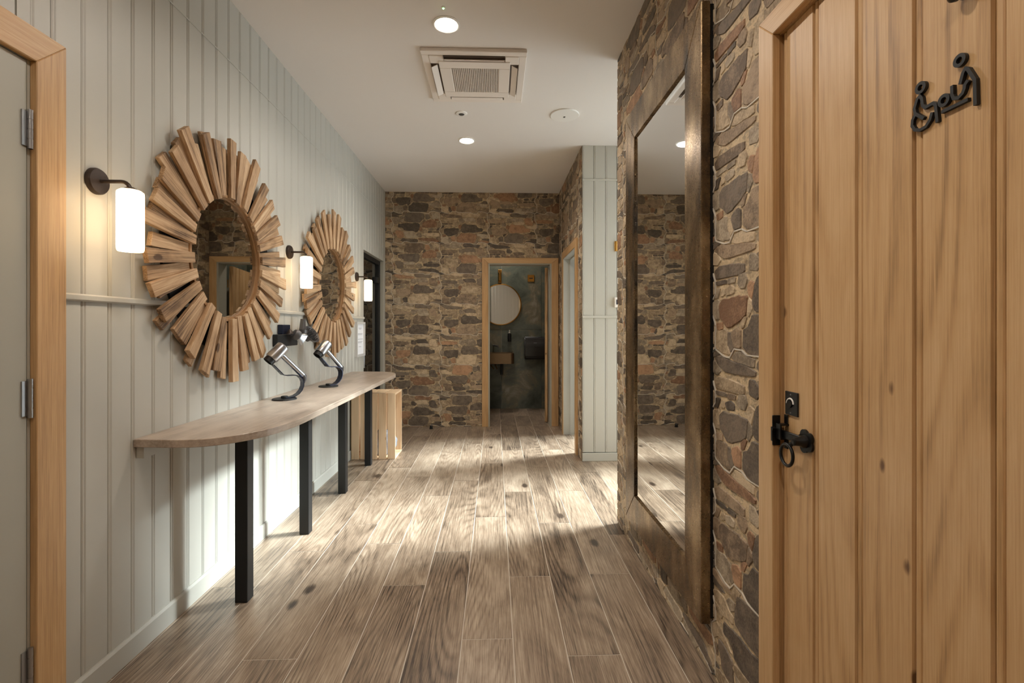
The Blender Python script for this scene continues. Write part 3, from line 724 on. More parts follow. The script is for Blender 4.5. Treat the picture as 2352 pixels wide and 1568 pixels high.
dc = ds.part('cover', MB().prism([(0, 0.75), (0.17, 0.75), (0.21, 0.79), (0.22, 0.92), (0.20, 1.04), (0.16, 1.082), (0, 1.082)], 0.434, 0.742, lambda u, v, w: (w, YW - u, v)), plain('dispenser_plastic', srgb(22, 21, 22), 0.3), bev=0.012, seg=3, smooth=True)
ds.part('logo', MB().box(0.565, 0.61, YW - 0.216, YW - 0.205, 0.99, 0.997), M['ink'], dc)
ds.part('key_lock', MB().box(0.428, 0.436, YW - 0.15, YW - 0.08, 0.96, 1.03), M['grey_pl'])
sk = Thing('wash_basin', 'bronze wall hung basin with rounded front corners', 'basin', (0.03, YW, 0.69))
def rr(x0, x1, y0, y1, r, n=6):
    pts = []
    for cx_, cy_, a0 in ((x1 - r, y0 + r, -90), (x1 - 0.001, y1 - 0.001, 0), (x0 + 0.001, y1 - 0.001, 90), (x0 + r, y0 + r, 180)):
        rad = r if cy_ < (y0 + y1)/2 else 0.001
        for k in range(n + 1): q = math.radians(a0 + 90*k/n); pts.append((cx_ + rad*math.cos(q), cy_ + rad*math.sin(q)))
    return pts
o_ = rr(-0.30, 0.276, 6.80, YW - 0.001, 0.06); i_ = rr(-0.275, 0.251, 6.825, YW - 0.10, 0.045)
n_ = len(o_)
vs = [(x, y, 0.70) for x, y in o_] + [(x, y, 0.852) for x, y in o_] + [(x, y, 0.852) for x, y in i_] + [(x*0.9, y*0.99 + 0.07, 0.74) for x, y in i_]
fs = [tuple(reversed(range(n_)))] + [(i, (i+1) % n_, n_ + (i+1) % n_, n_ + i) for i in range(n_)] + [(n_ + i, n_ + (i+1) % n_, 2*n_ + (i+1) % n_, 2*n_ + i) for i in range(n_)] + [(2*n_ + i, 2*n_ + (i+1) % n_, 3*n_ + (i+1) % n_, 3*n_ + i) for i in range(n_)] + [tuple(range(3*n_, 4*n_))]
sk.part('bowl', MB().add(vs, fs), M['old_brass'], smooth=True)
sk.part('waste_pipe', MB().tube([(0.10, 6.98, 0.70), (0.10, 6.98, 0.54), (0.10, YW - 0.0, 0.54)], 0.02, 14), M['black'], smooth=True)
sk.part('valve', MB().tube([(-0.02, YW, 0.60), (-0.06, YW - 0.10, 0.66)], 0.008, 8).tube([(0.03, YW, 0.60), (0.0, YW - 0.10, 0.67)], 0.008, 8), M['brass'], smooth=True)
tp = Thing('basin_tap', 'black wall tap with a bent spout over the basin', 'tap', (0.0, YW, 0.94))
tp.part('spout', MB().tube([(-0.02, YW, 0.955), (-0.02, YW - 0.10, 0.955), (0.0, YW - 0.17, 0.955), (0.04, YW - 0.2, 0.95), (0.045, YW - 0.2, 0.915)], 0.011, 12), M['grey_pl'], smooth=True)
tp.part('handle', MB().lathe([(0.018, 0), (0.018, 0.05)], (-0.09, YW, 0.955), (0, -1, 0), 16).box(-0.094, -0.086, YW - 0.055, YW - 0.045, 0.955, 1.02), M['black'], smooth=True)

# ------------------------------------------------------------------ ceiling fittings
def downlight(x, y, label, group, watts=None):
    t = Thing('downlight', label, 'ceiling light', (x, y, H), group)
    t.part('bezel', MB().lathe([(0.062, 0.001), (0.074, 0.001), (0.075, 0.004), (0.066, 0.009), (0.060, 0.006)], (x, y, H), (0, 0, -1), 40, cap=False), M['white'], smooth=True)
    t.part('lens', MB().lathe([(0.061, 0.0), (0.061, 0.005)], (x, y, H), (0, 0, -1), 40), M['lens'])  # lens drawn oversize to stand in for the glow around the lamp
    area_light('downlight_beam', (x, y, H - 0.012), (0, 0, 0), 0.115, 0.115, watts or P_DOWN, WARM, 150, 'DISK')
    return t
downlight(-0.267, 2.62, 'bright round downlight nearer the viewer, in front of the ceiling air unit', 'recessed ceiling downlights')
downlight(-0.252, 4.24, 'bright round downlight further back, beyond the ceiling air unit', 'recessed ceiling downlights')
downlight(-0.267, 1.00, 'round downlight in the ceiling above the viewer', 'recessed ceiling downlights')
downlight(-0.267, -0.55, 'round downlight in the ceiling behind the viewer', 'recessed ceiling downlights')
downlight(0.10, 6.80, 'round downlight inside the toilet over the basin', 'recessed ceiling downlights', 10)
el = Thing('emergency_light', 'tiny green indicator light in the ceiling beside the nearer downlight', 'indicator', (-0.269, 2.485, H))
el.part('housing', MB().lathe([(0.011, 0), (0.011, 0.003), (0.006, 0.005)], (-0.269, 2.485, H), (0, 0, -1), 20), M['white'], smooth=True)
el.part('led', MB().lathe([(0.005, 0.005), (0.004, 0.008)], (-0.269, 2.485, H), (0, 0, -1), 12), M['led'])
spk = Thing('ceiling_speaker', 'flat white round speaker in the ceiling near the passage', 'speaker', (0.545, 3.705, H))
spk.part('grille', MB().lathe([(0.112, 0), (0.112, 0.006), (0.109, 0.009)], (0.545, 3.705, H), (0, 0, -1), 56), M['white'], smooth=True)
spk.part('badge', MB().box(0.538, 0.552, 3.715, 3.735, H - 0.0105, H - 0.008), M['grey_pl'])
sn = Thing('motion_sensor', 'small round white sensor in the ceiling behind the air unit', 'sensor', (-0.26, 3.707, H))
sn.part('ring', MB().lathe([(0.045, 0), (0.043, 0.006), (0.026, 0.010)], (-0.26, 3.707, H), (0, 0, -1), 32), M['white'], smooth=True)
sn.part('lens', MB().lathe([(0.024, 0.009), (0.018, 0.013)], (-0.26, 3.707, H), (0, 0, -1), 24), M['grey_pl'], smooth=True)
# air unit
AX, AY, AH = -0.127, 3.158, 0.320
ac = Thing('ceiling_air_unit', 'square white air conditioning cassette with a perforated grille in the ceiling', 'air unit', (AX, AY, H))
def ring(mb, a, b, z0, z1):
    mb.box(AX - a, AX + a, AY - a, AY - b, z0, z1).box(AX - a, AX + a, AY + b, AY + a, z0, z1).box(AX - a, AX - b, AY - b, AY + b, z0, z1).box(AX + b, AX + a, AY - b, AY + b, z0, z1); return mb
ac.part('frame', ring(MB(), AH, 0.275, H - 0.022, H), M['ac'], bev=0.003)
ac.part('recess', MB().box(AX - 0.275, AX + 0.275, AY - 0.275, AY + 0.275, H - 0.006, H - 0.001), M['ac_dark'])
for sx in (-1, 1):
    for sy in (-1, 1):
        cx_, cy_ = AX + sx*0.232, AY + sy*0.232
        ac.part('corner', MB().box(cx_ - 0.0425, cx_ + 0.0425, cy_ - 0.0425, cy_ + 0.0425, H - 0.026, H - 0.004), M['ac'], bev=0.003)
pn = ac.part('panel', ring(MB(), 0.222, 0.150, H - 0.032, H - 0.010), M['ac'], bev=0.003)
ac.part('filter', MB().box(AX - 0.152, AX + 0.152, AY - 0.152, AY + 0.152, H - 0.016, H - 0.012), M['ac_dark'], pn)
gb = MB()
for k in range(26):
    p = -0.15 + 0.3*k/25
    gb.box(AX + p - 0.0016, AX + p + 0.0016, AY - 0.152, AY + 0.152, H - 0.030, H - 0.026)
for k in range(34):
    p = -0.15 + 0.3*k/33
    gb.box(AX - 0.152, AX + 0.152, AY + p - 0.0009, AY + p + 0.0009, H - 0.0295, H - 0.0262)
g_ = ac.part('grille', gb, M['ac'], pn); g_['kind'] = 'stuff'
for k, (dx, dy) in enumerate(((-1, 0), (1, 0), (0, -1), (0, 1))):
    tilt = 0.35 if k != 3 else 0.05
    vs = []
    for a in (-0.182, 0.182):
        for u, zz in ((-0.018, -0.026), (0.018, -0.026 - 0.05*tilt), (0.018, -0.030 - 0.05*tilt), (-0.018, -0.030)):
            r = 0.250 + u
            vs.append((AX + dx*r + (a if dx == 0 else 0), AY + dy*r + (a if dy == 0 else 0), H + zz))
    ac.part('louvre', MB().add(vs, [(0,1,2,3),(7,6,5,4),(0,4,5,1),(1,5,6,2),(2,6,7,3),(3,7,4,0)]), M['ac'])

# ------------------------------------------------------------------ sunburst mirrors
def sunburst(yc, zc, label, seed):
    rnd = random.Random(seed); xw = XL + 0.001
    t = Thing('sunburst_mirror', label, 'mirror', (xw, yc, zc), 'sunburst mirrors on the left wall')
    t.part('backing', MB().lathe([(0.45, 0), (0.45, 0.010)], (xw, yc, zc), (1, 0, 0), 64), M['black'])
    t.part('glass', MB().lathe([(0.298, 0.0095), (0.298, 0.014)], (xw, yc, zc), (1, 0, 0), 72), M['mirror_dim'])
    rg = MB()
    for r0, r1, h in ((0.290, 0.303, 0.022), (0.296, 0.310, 0.034)):
        vs = []; n = 64
        for k in range(n):
            q = 2*PI*k/n
            for r, x in ((r0, 0.012), (r1, 0.012), (r1, h), (r0, h)): vs.append((xw + x, yc + r*math.cos(q), zc + r*math.sin(q)))
        rg.add(vs, [(4*k + a, 4*k + (a+1) % 4, 4*((k+1) % n) + (a+1) % 4, 4*((k+1) % n) + a) for k in range(n) for a in range(4)])
    t.part('inner_ring', rg, M['ring'])
    NS = 30
    for layer in (0, 1):
        for k in range(NS):
            q = 2*PI*(k + 0.5*layer + rnd.uniform(-.16, .16))/NS
            if layer == 0: r0, r1, w0, w1, x0, x1 = 0.312 + rnd.uniform(-.006, .004), 0.560 + rnd.uniform(-.035, .03), 0.040, 0.050, 0.010, 0.026
            else: r0, r1, w0, w1, x0, x1 = 0.292 + rnd.uniform(-.004, .010), 0.585 + rnd.uniform(-.035, .03), 0.040, 0.058, 0.030, 0.049
            x1 += rnd.uniform(-.003, .004); w1 += rnd.uniform(-.006, .008); w0 += rnd.uniform(-.003, .004); sk_ = rnd.uniform(-.008, .008)
            # local: X along the slat, Y across, Z out of the wall
            pts = []
            m = 5
            for i in range(m + 1):
                f = i/m; pts.append((r0 + (r1 - r0)*f + (sk_ if i == m else 0), -(w0 + (w1 - w0)*f)/2 + rnd.uniform(-.0015, .0015)))
            for i in range(m, -1, -1):
                f = i/m; pts.append((r0 + (r1 - r0)*f - (sk_ if i == m else 0), (w0 + (w1 - w0)*f)/2 + rnd.uniform(-.0015, .0015)))
            me = MB().prism(pts, x0, x1, lambda u, v, w: (u, v, w)).mesh('slat', M['slat'], bev=0.0015)
            o = link('slat', me, t.o)
            e1 = Vector((0, math.cos(q), math.sin(q))); e2 = Vector((0, -math.sin(q), math.cos(q))); e3 = Vector((1, 0, 0))
            o.matrix_local = Matrix((e1, e2, e3)).transposed().to_4x4()
    return t
sunburst(2.40, 1.56, 'reclaimed wood sunburst mirror nearer the viewer, above the front of the worktop', 1)
sunburst(3.89, 1.56, 'reclaimed wood sunburst mirror further away, above the far half of the worktop', 2)

# ------------------------------------------------------------------ wall lamps
def sconce(y, label):
    x = XL + 0.0; zc = 1.712
    t = Thing('wall_lamp', label, 'wall lamp', (x, y, zc), 'cylinder wall lamps on the left wall')
    t.part('rose', MB().lathe([(0.044, 0), (0.044, 0.010), (0.040, 0.016), (0.012, 0.019)], (x, y, zc), (1, 0, 0), 36), M['bronze_dark'], smooth=True)
    xs_ = XL + 0.115
    arm = [(x + 0.015, y, zc), (xs_ - 0.03, y, zc)] + [(xs_ - 0.03 + 0.03*math.sin(q), y, zc - 0.03 + 0.03*math.cos(q)) for q in (0.3, 0.6, 0.9, 1.2, 1.5)] + [(xs_, y, zc - 0.045)]
    ar_ = t.part('arm', MB().tube(arm, 0.0065, 12), M['bronze_dark'], smooth=True)
    t.part('cap', MB().lathe([(0.020, 0), (0.020, 0.012), (0.010, 0.018)], (xs_, y, zc - 0.037), n=24), M['bronze_dark'], ar_, smooth=True)
    zt = zc - 0.030
    prof = [(0.030, zt), (0.0375, zt - 0.006), (0.0385, zt - 0.015), (0.0385, zt - 0.185), (0.0375, zt - 0.200), (0.035, zt - 0.205), (0.0345, zt - 0.195), (0.0355, zt - 0.02), (0.030, zt - 0.008)]
    s = t.part('shade', MB().lathe([(r, z) for r, z in prof], (xs_, y, 0), n=40, cap=False), M['shade'], smooth=True)
    t.part('bulb', MB().lathe([(0.004, 0), (0.014, 0.008), (0.018, 0.03), (0.014, 0.08), (0.01, 0.09)], (xs_, y, zt - 0.15), n=16), emis('lamp_bulb', (1, .8, .55, 1), 14.0) if 'bulb' not in M else M['bulb'], smooth=True)
    return t
M['bulb'] = emis('lamp_bulb', (1, .78, .5, 1), 16.0)
sconce(1.65, 'lit white glass cylinder wall lamp left of the nearer sunburst mirror')
sconce(3.15, 'lit white glass cylinder wall lamp between the two sunburst mirrors')
sconce(4.66, 'lit white glass cylinder wall lamp right of the farther mirror, by the glass door')

# ------------------------------------------------------------------ worktop table
ZT = 0.805
wt = Thing('worktop_table', 'long wall-side worktop table with rounded corners and black square legs', 'table', (-1.12, 3.17, 0))
outl = [(XL + 0.001, 1.815), (-1.20, 1.800), (-1.10, 1.803), (-1.04, 1.835), (-0.985, 1.885), (-0.940, 1.955), (-0.905, 2.06), (-0.889, 2.20), (-0.886, 2.40), (-0.884, 4.12), (-0.884, 4.24), (-0.895, 4.33), (-0.93, 4.42), (-1.0, 4.49), (-1.08, 4.53), (-1.2, 4.54), (XL + 0.001, 4.54)]
def smooth_open(p):
    out = [p[0]]
    for a, b in zip(p, p[1:]): out += [(a[0]*.75 + b[0]*.25, a[1]*.75 + b[1]*.25), (a[0]*.25 + b[0]*.75, a[1]*.25 + b[1]*.75)]
    return out + [p[-1]]
outl = [outl[0]] + smooth_open(outl[1:-1]) + [outl[-1]]
wt.part('top', MB().prism(outl, ZT - 0.030, ZT, lambda u, v, w: (u, v, w)), M['worktop'], bev=0.002)
for y in (2.175, 2.87, 3.56, 4.27):
    wt.part('leg', MB().box(-1.152, -1.097, y - 0.0275, y + 0.0275, 0, ZT - 0.0305), M['black'], bev=0.002)
wt.part('wall_batten', MB().box(XL + 0.002, XL + 0.03, 1.83, 4.5, ZT - 0.075, ZT - 0.031), M['sage'])
wt.part('bracket', MB().box(-1.10, -0.945, 2.20, 2.24, ZT - 0.05, ZT - 0.0305), M['black'])

# ------------------------------------------------------------------ hair dryers on stands
def stand_and_dryer(cx_, cy_, al, lab_s, lab_d):
    ca, sa = math.cos(al), math.sin(al)
    fn = lambda u, v, z: (cx_ + u*ca - v*sa, cy_ + u*sa + v*ca, ZT + z)   # u along the stand, v sideways
    t = Thing('dryer_stand', lab_s, 'stand', (cx_, cy_, ZT), 'hair dryer stands on the worktop')
    t.part('base', MB().lathe([(0.066, 0.0003), (0.066, 0.005), (0.063, 0.008)], (cx_, cy_, ZT), n=48), M['black'], smooth=True)
    t.part('post', MB().lathe([(0.019, 0.008), (0.019, 0.018), (0.016, 0.021)], (cx_, cy_, ZT), n=28), M['black'], smooth=True)
    path = [(0.0, 0.0095), (0.03, 0.011), (0.055, 0.016), (0.075, 0.027), (0.092, 0.046), (0.102, 0.070), (0.103, 0.092), (0.096, 0.112), (0.080, 0.128), (0.058, 0.137), (0.035, 0.138), (0.008, 0.138), (-0.012, 0.144)]
    sb = MB(); w = 0.024; th = 0.004
    P = [Vector(p) for p in path]
    def strap(P, w, hole=False):
        top = []; bot = []
        for i in range(len(P)):
            tt = (P[min(i+1, len(P)-1)] - P[max(i-1, 0)]).normalized(); nn = Vector((-tt.y, tt.x))
            top.append(P[i] + nn*th/2); bot.append(P[i] - nn*th/2)
        vs = []
        for i in range(len(P)):
            vs += [fn(top[i].x, -w, top[i].y), fn(top[i].x, w, top[i].y), fn(bot[i].x, w, bot[i].y), fn(bot[i].x, -w, bot[i].y)]
        fs = [(4*i + a, 4*i + (a+1) % 4, 4*i + 4 + (a+1) % 4, 4*i + 4 + a) for i in range(len(P)-1) for a in range(4)] + [(3,2,1,0), tuple(4*(len(P)-1) + a for a in range(4))]
        sb.add(vs, fs)
    strap(P, w)
    # upper arm: flat tongue with a slot, two rails and bridges
    A, B = Vector((-0.012, 0.144)), Vector((-0.066, 0.205)); dr = (B - A).normalized(); nr = Vector((-dr.y, dr.x)); Ln = (B - A).length
    def tongue(poly):
        vs = []
        for hgt in (-th/2, th/2):
            for s_, v_ in poly: q = A + dr*s_ + nr*hgt; vs.append(fn(q.x, v_, q.y))
        n = len(poly); sb.add(vs, [tuple(reversed(range(n))), tuple(range(n, 2*n))] + [(i, (i+1) % n, n + (i+1) % n, n + i) for i in range(n)])
    for sg in (-1, 1):
        slot = [(Ln*0.30 + 0.010*(1 - math.cos(q)) if q < PI/2 else Ln*0.66 + 0.010*math.cos(PI - q) * -1 - 0.010, 0.010*math.sin(q)) for q in [0, .5, 1.0, PI/2, PI/2 + .01, 2.1, 2.6, PI]]
        poly = [(0, 0), (0, w)] + [(Ln, w*0.9), (Ln, 0)] + list(reversed([(max(0.002, min(Ln - 0.002, a)), b) for a, b in slot]))
        tongue([(a, b*sg) for a, b in poly])
    t.part('strap', sb, M['strap'])
    nd = Vector((-0.707, -0.707))  # dryer axis (towards the nozzle) in (u,z)
    ax3 = Vector(fn(nd.x, 0, nd.y)) - Vector(fn(0, 0, 0))
    e1 = (-0.004, 0.308); e2 = (-0.072, 0.240)
    rb = MB()
    rc = Vector((-0.082, 0.230))
    rb.lathe([(0.024, -0.010), (0.030, -0.010), (0.030, 0.012), (0.024, 0.012), (0.024, -0.010)], fn(rc.x, 0, rc.y), tuple(ax3), 32, cap=False)
    t.part('cradle_ring', rb, M['black'], smooth=True)
    d_ = Thing('hair_dryer', lab_d, 'hair dryer', (cx_, cy_, ZT + 0.1), 'metal hair dryers on stands')
    Lb = 0.097
    bo = d_.part('body', MB().lathe([(0.030, 0.0), (0.0355, 0.004), (0.0365, 0.010), (0.0365, Lb - 0.006), (0.034, Lb)], fn(*(e1[0], 0, e1[1])), tuple(ax3), 40), M['dryer'], smooth=True)
    d_.part('rear_filter', MB().lathe([(0.026, -0.004), (0.029, 0.001)], fn(e1[0], 0, e1[1]), tuple(ax3), 32), M['grey_pl'], bo, smooth=True)
    d_.part('nozzle', MB().lathe([(0.023, 0), (0.0225, 0.020), (0.018, 0.024), (0.016, 0.006)], fn(e2[0], 0, e2[1]), tuple(ax3), 32, cap=False), M['black'], smooth=True)
    hs, he = Vector((-0.020, 0.262)), Vector((0.106, 0.131))
    ha = d_.part('handle', MB().tube([fn(*(p.x, 0, p.y)) for p in (hs, hs.lerp(he, .5), he)], 0.0148, 24), M['dryer'], smooth=True)
    hd = (he - hs).normalized()
    d_.part('handle_end', MB().tube([fn(p[0], 0, p[1]) for p in ((he.x, he.y), (he.x + hd.x*0.012, he.y + hd.y*0.012), (0.118, 0.105), (0.112, 0.085))], [0.0152, 0.0152, 0.010, 0.005], 18), M['grey_pl'], ha, smooth=True)
stand_and_dryer(-1.215, 2.79, math.radians(45), 'black curved stand on the worktop, the nearer of two', 'brushed metal hair dryer on the nearer stand on the worktop')
stand_and_dryer(-1.172, 3.39, math.radians(56), 'black curved stand on the worktop, the farther of two', 'brushed metal hair dryer on the farther stand on the worktop')

# attachment holder on the wall between the mirrors
ah = Thing('attachment_holder', 'black wall bracket for hair dryer attachments between the two sunburst mirrors', 'bracket', (XL, 3.05, 1.14))
ah.part('back_bar', MB().box(XL + 0.0002, XL + 0.032, 2.925, 3.215, 1.103, 1.178), M['black'], bev=0.003)
ah.part('magnet_block', MB().box(XL + 0.0002, XL + 0.030, 2.99, 3.105, 1.1785, 1.238), M['strap'], bev=0.003)
nz = Thing('flat_nozzle', 'grey upright flat nozzle above the attachment bracket', 'nozzle', (-1.275, 3.20, 1.19), 'hair dryer attachments')
nz.part('blade', MB().prism([(-0.030, 1.205), (0.030, 1.205), (0.018, 1.278), (-0.006, 1.278)], -0.012, 0.012, lambda u, v, w: (-1.275 + w, 3.20 + u, v)), M['grey_pl'], bev=0.002)
nz.part('collar', MB().lathe([(0.026, 0), (0.030, 0.010), (0.030, 0.026)], (-1.275, 3.20, 1.179), n=28), M['grey_pl'], smooth=True)
cn = Thing('concentrator_nozzle', 'brushed metal concentrator nozzle on the attachment bracket', 'nozzle', (-1.26, 3.10, 1.15), 'hair dryer attachments')
axn = Vector((0.55, 0.62, -0.55)).normalized(); on = Vector((-1.268, 3.085, 1.172))
cn.part('collar', MB().lathe([(0.028, -0.012), (0.034, 0.0), (0.033, 0.022), (0.022, 0.032)], on - axn*0.01, tuple(axn), 28), M['grey_pl'], smooth=True)
bl = MB()
sv = axn.cross(Vector((0, 0, 1))).normalized(); uv = sv.cross(axn).normalized()
vs = []
for h, a, b in ((0.02, 0.024, 0.020), (0.05, 0.040, 0.013), (0.062, 0.041, 0.011)):
    for k in range(24):
        q = 2*PI*k/24; vs.append(on + axn*h + uv*a*math.cos(q) + sv*b*math.sin(q))
bl.add(vs, [(24*i + k, 24*i + (k+1) % 24, 24*(i+1) + (k+1) % 24, 24*(i+1) + k) for i in range(2) for k in range(24)] + [tuple(range(48, 72))])
cn.part('mouth', bl, M['dryer'], smooth=True)
cn.part('cone', MB().lathe([(0.024, 0), (0.020, 0.012), (0.004, 0.03)], (-1.288, 3.035, 1.180), n=24), M['bronze_dark'], smooth=True)
df = Thing('diffuser', 'round hair dryer diffuser with rows of prongs on the attachment bracket', 'diffuser', (-1.25, 3.28, 1.16), 'hair dryer attachments')
od = Vector((-1.262, 3.27, 1.165)); axd = Vector((0.80, -0.10, 0.10)).normalized(); axd = Vector((0.827, -0.158, 0.534)).normalized()
od = Vector((-1.272, 3.30, 1.160))
df.part('bowl', MB().lathe([(0.026, -0.028), (0.030, -0.006), (0.055, 0.012), (0.066, 0.030), (0.063, 0.030), (0.052, 0.016), (0.01, 0.010)], od, tuple(axd), 40, cap=False), M['grey_pl'], smooth=True)
df.part('plate', MB().lathe([(0.052, 0.013), (0.052, 0.015)], od, tuple(axd), 36), M['black'])
a1 = axd.orthogonal().normalized(); a2 = axd.cross(a1)
for rr_, nn_ in ((0.012, 4), (0.028, 9), (0.046, 14)):
    for k in range(nn_):
        q = 2*PI*k/nn_; b0 = od + (a1*math.cos(q) + a2*math.sin(q))*rr_
        df.part('prong', MB().tube([b0 + axd*0.013, b0 + axd*0.036], [0.0035, 0.0022], 6), M['grey_pl'])

# ------------------------------------------------------------------ notice in a frame
nt_ = Thing('framed_notice', 'small framed paper notice on the panelled wall by the glass door', 'notice', (XL, 4.775, 1.1))
ny0, ny1, nz0, nz1 = 4.62, 4.905, 0.935, 1.275
fr = MB().box(XL, XL + 0.022, ny0, ny0 + 0.022, nz0, nz1).box(XL, XL + 0.022, ny1 - 0.022, ny1, nz0, nz1).box(XL, XL + 0.022, ny0 + 0.022, ny1 - 0.022, nz0, nz0 + 0.022).box(XL, XL + 0.022, ny0 + 0.022, ny1 - 0.022, nz1 - 0.022, nz1)
nt_.part('frame', fr, plain('notice_frame', srgb(196, 194, 190), 0.4))
pa = nt_.part('paper', MB().box(XL, XL + 0.008, ny0 + 0.022, ny1 - 0.022, nz0 + 0.022, nz1 - 0.022), M['paper'])
for i, (zz, a, b) in enumerate(((1.215, .09, .2), (1.205, .11, .18), (1.16, .05, .23), (1.15, .06, .22), (1.105, .05, .24), (1.08, .05, .23), (1.07, .05, .2), (1.03, .1, .18))):
    nt_.part('text_line', MB().box(XL + 0.0078, XL + 0.0086, ny0 + a, ny0 + b, zz - 0.002, zz + 0.002), M['ink'], pa)

# ------------------------------------------------------------------ crate and towel
cr_ = Thing('wooden_crate', 'pale pine crate standing on its end beyond the worktop', 'crate', (-1.14, 4.6, 0))
cx0, cx1, cy0, cy1, ch = -1.328, -0.925, 4.445, 4.755, 0.61
nb = 5; gap = 0.014; bwid = (cx1 - cx0 - gap*(nb - 1))/nb
for yy in (cy0, cy1 - 0.011):
    for k in range(nb):
        a = cx0 + k*(bwid + gap)
        cr_.part('slat', MB().box(a, a + bwid, yy, yy + 0.011, 0.0, ch), M['pine'], bev=0.001)
nb = 4; gap = 0.006; bwid = (cx1 - cx0 - gap*(nb - 1))/nb
for zz in (0.0, ch - 0.016):
    for k in range(nb):
        a = cx0 + k*(bwid + gap)
        cr_.part('end_board', MB().box(a, a + bwid, cy0 + 0.0112, cy1 - 0.0112, zz + (0.0005 if zz == 0 else 0), zz + 0.0155), plain('pine_end', srgb(236, 206, 168), 0.55, noise=0.08, nscale=30) if False else M['pine_x'], bev=0.001)
for k in range(3):
    a = cy0 + 0.0115 + k*0.098
    cr_.part('base_slat', MB().box(cx0, cx0 + 0.010, a, a + 0.086, 0.016, ch - 0.017), M['pine'], bev=0.001)
tw = Thing('grey_towel', 'fluffy grey towel lying inside the crate', 'towel', (-1.05, 4.6, 0.017))
bm = bmesh.new(); bmesh.ops.create_icosphere(bm, subdivisions=4, radius=1)
rn = random.Random(5)
from mathutils import noise as mnoise
for v in bm.verts:
    d0 = mnoise.noise(v.co*2.2)*0.16 + mnoise.noise(v.co*7)*0.06
    s = 1 + d0; x, y, z = v.co*s
    z = max(z, -0.75)
    v.co = (-1.075 + x*0.125, 4.6 + y*0.115, 0.1175 + (z)*0.13) if True else v.co
zmin = min(v.co.z for v in bm.verts)
for v in bm.verts: v.co.z += 0.0165 - zmin; v.co -= Vector(tw.org)
me = bpy.data.meshes.new('towel_pile'); bm.to_mesh(me); bm.free(); me.materials.append(M['towel']); me.polygons.foreach_set('use_smooth', [True]*len(me.polygons))
link('towel_fold', me, tw.o)

# door stop on the floor
st_ = Thing('door_stop', 'small black door stop on the floor against the stone end wall', 'door stop', (-0.769, 5.76, 0))
st_.part('base', MB().lathe([(0.022, 0.0005), (0.022, 0.008), (0.018, 0.012)], (-0.769, 5.76, 0), n=24), M['black'], smooth=True)
st_.part('bumper', MB().lathe([(0.017, 0.011), (0.019, 0.02), (0.019, 0.036), (0.015, 0.042)], (-0.769, 5.76, 0), n=24), M['black'], smooth=True)

# passage wall fittings
th = Thing('thermostat', 'small white thermostat on the passage wall', 'thermostat', (1.12, YC, 1.45))
tc_ = th.part('case', MB().box(1.092, 1.15, YC - 0.024, YC - 0.0001, 1.404, 1.495), M['white'], bev=0.003)
th.part('screen', MB().box(1.105, 1.138, YC - 0.0255, YC - 0.0235, 1.43, 1.475), M['strap'], tc_)
hg = Thing('brass_wall_bracket', 'small brass hinge bracket high on the passage wall', 'bracket', (1.11, YC, 1.965))
hg.part('leaf', MB().box(1.094, 1.125, YC - 0.006, YC - 0.0001, 1.918, 2.01), M['brass'], bev=0.001)
hg.part('knuckle', MB().lathe([(0.006, 0), (0.006, 0.092)], (1.109, YC - 0.010, 1.918), n=14), M['brass'], smooth=True)

# ------------------------------------------------------------------ tall mirror
tm = Thing('tall_mirror', 'tall wall mirror in a wide patinated bronze frame on the stone wall', 'mirror', (0.735, 2.11, 0.185))
FX0, FX1 = 0.718, 0.752
oy0, oy1, oz0, oz1, iy0, iy1, iz0, iz1 = 1.632, 2.592, 0.185, 2.362, 1.778, 2.432, 0.352, 2.200
def frame_piece(poly): return MB().prism(poly, FX0, FX1, lambda u, v, w: (w, u, v))
tm.part('stile', frame_piece([(oy0, oz0), (iy0, iz0), (iy0, iz1), (oy0, oz1)]), M['patina'], bev=0.003)
tm.part('stile', frame_piece([(iy1, iz0), (oy1, oz0), (oy1, oz1), (iy1, iz1)]), M['patina'], bev=0.003)
tm.part('top_rail', frame_piece([(oy0, oz1), (iy0, iz1), (iy1, iz1), (oy1, oz1)]), M['patina'], bev=0.003)
tm.part('bottom_rail', frame_piece([(oy0, oz0), (oy1, oz0), (iy1, iz0), (iy0, iz0)]), M['patina'], bev=0.003)
tm.part('glass', MB().box(FX0 + 0.010, FX1 + 0.002, iy0 - 0.004, iy1 + 0.004, iz0 - 0.004, iz1 + 0.004), M['mirror'])
tm.part('gap_shade', MB().box(FX1 + 0.0005, XR - 0.0005, oy0 + 0.004, oy1 - 0.012, oz0 + 0.02, oz1 - 0.01), M['black'])  # black board stands in for the shadow gap between frame and wall

# ------------------------------------------------------------------ fittings of the plank door
lk = Thing('lock_plate', 'black square lock indicator plate on the plank door', 'lock', (XD, 1.206, 1.02))
lp = lk.part('plate', MB().box(XD - 0.005, XD - 0.0001, 1.181, 1.232, 0.992, 1.053), M['black'], bev=0.001)
lk.part('turn', MB().lathe([(0.010, 0), (0.010, 0.004)], (XD - 0.005, 1.209, 1.022), (-1, 0, 0), 24), M['iron'])
lk.part('indicator', MB().tube([(XD - 0.0055, 1.209 + 0.0135*math.cos(q), 1.022 + 0.0135*math.sin(q)) for q in [PI*k/12 for k in range(13)]], 0.0022, 6), M['white'])
for zz in (0.999, 1.046): lk.part('screw', MB().lathe([(0.002, 0), (0.002, 0.0012)], (XD - 0.005, 1.207, zz), (-1, 0, 0), 10), M['steel'], lp)
lt = Thing('ring_latch', 'black iron ring latch with a flower shaped rose on the plank door', 'latch', (XD, 1.19, 0.93))
yr, zr = 1.150, 0.938
fl = []
for k in range(60):
    q = 2*PI*k/60; r = 0.024 + 0.006*abs(math.cos(2.5*q)); fl.append((yr + r*math.cos(q), zr + r*math.sin(q)))
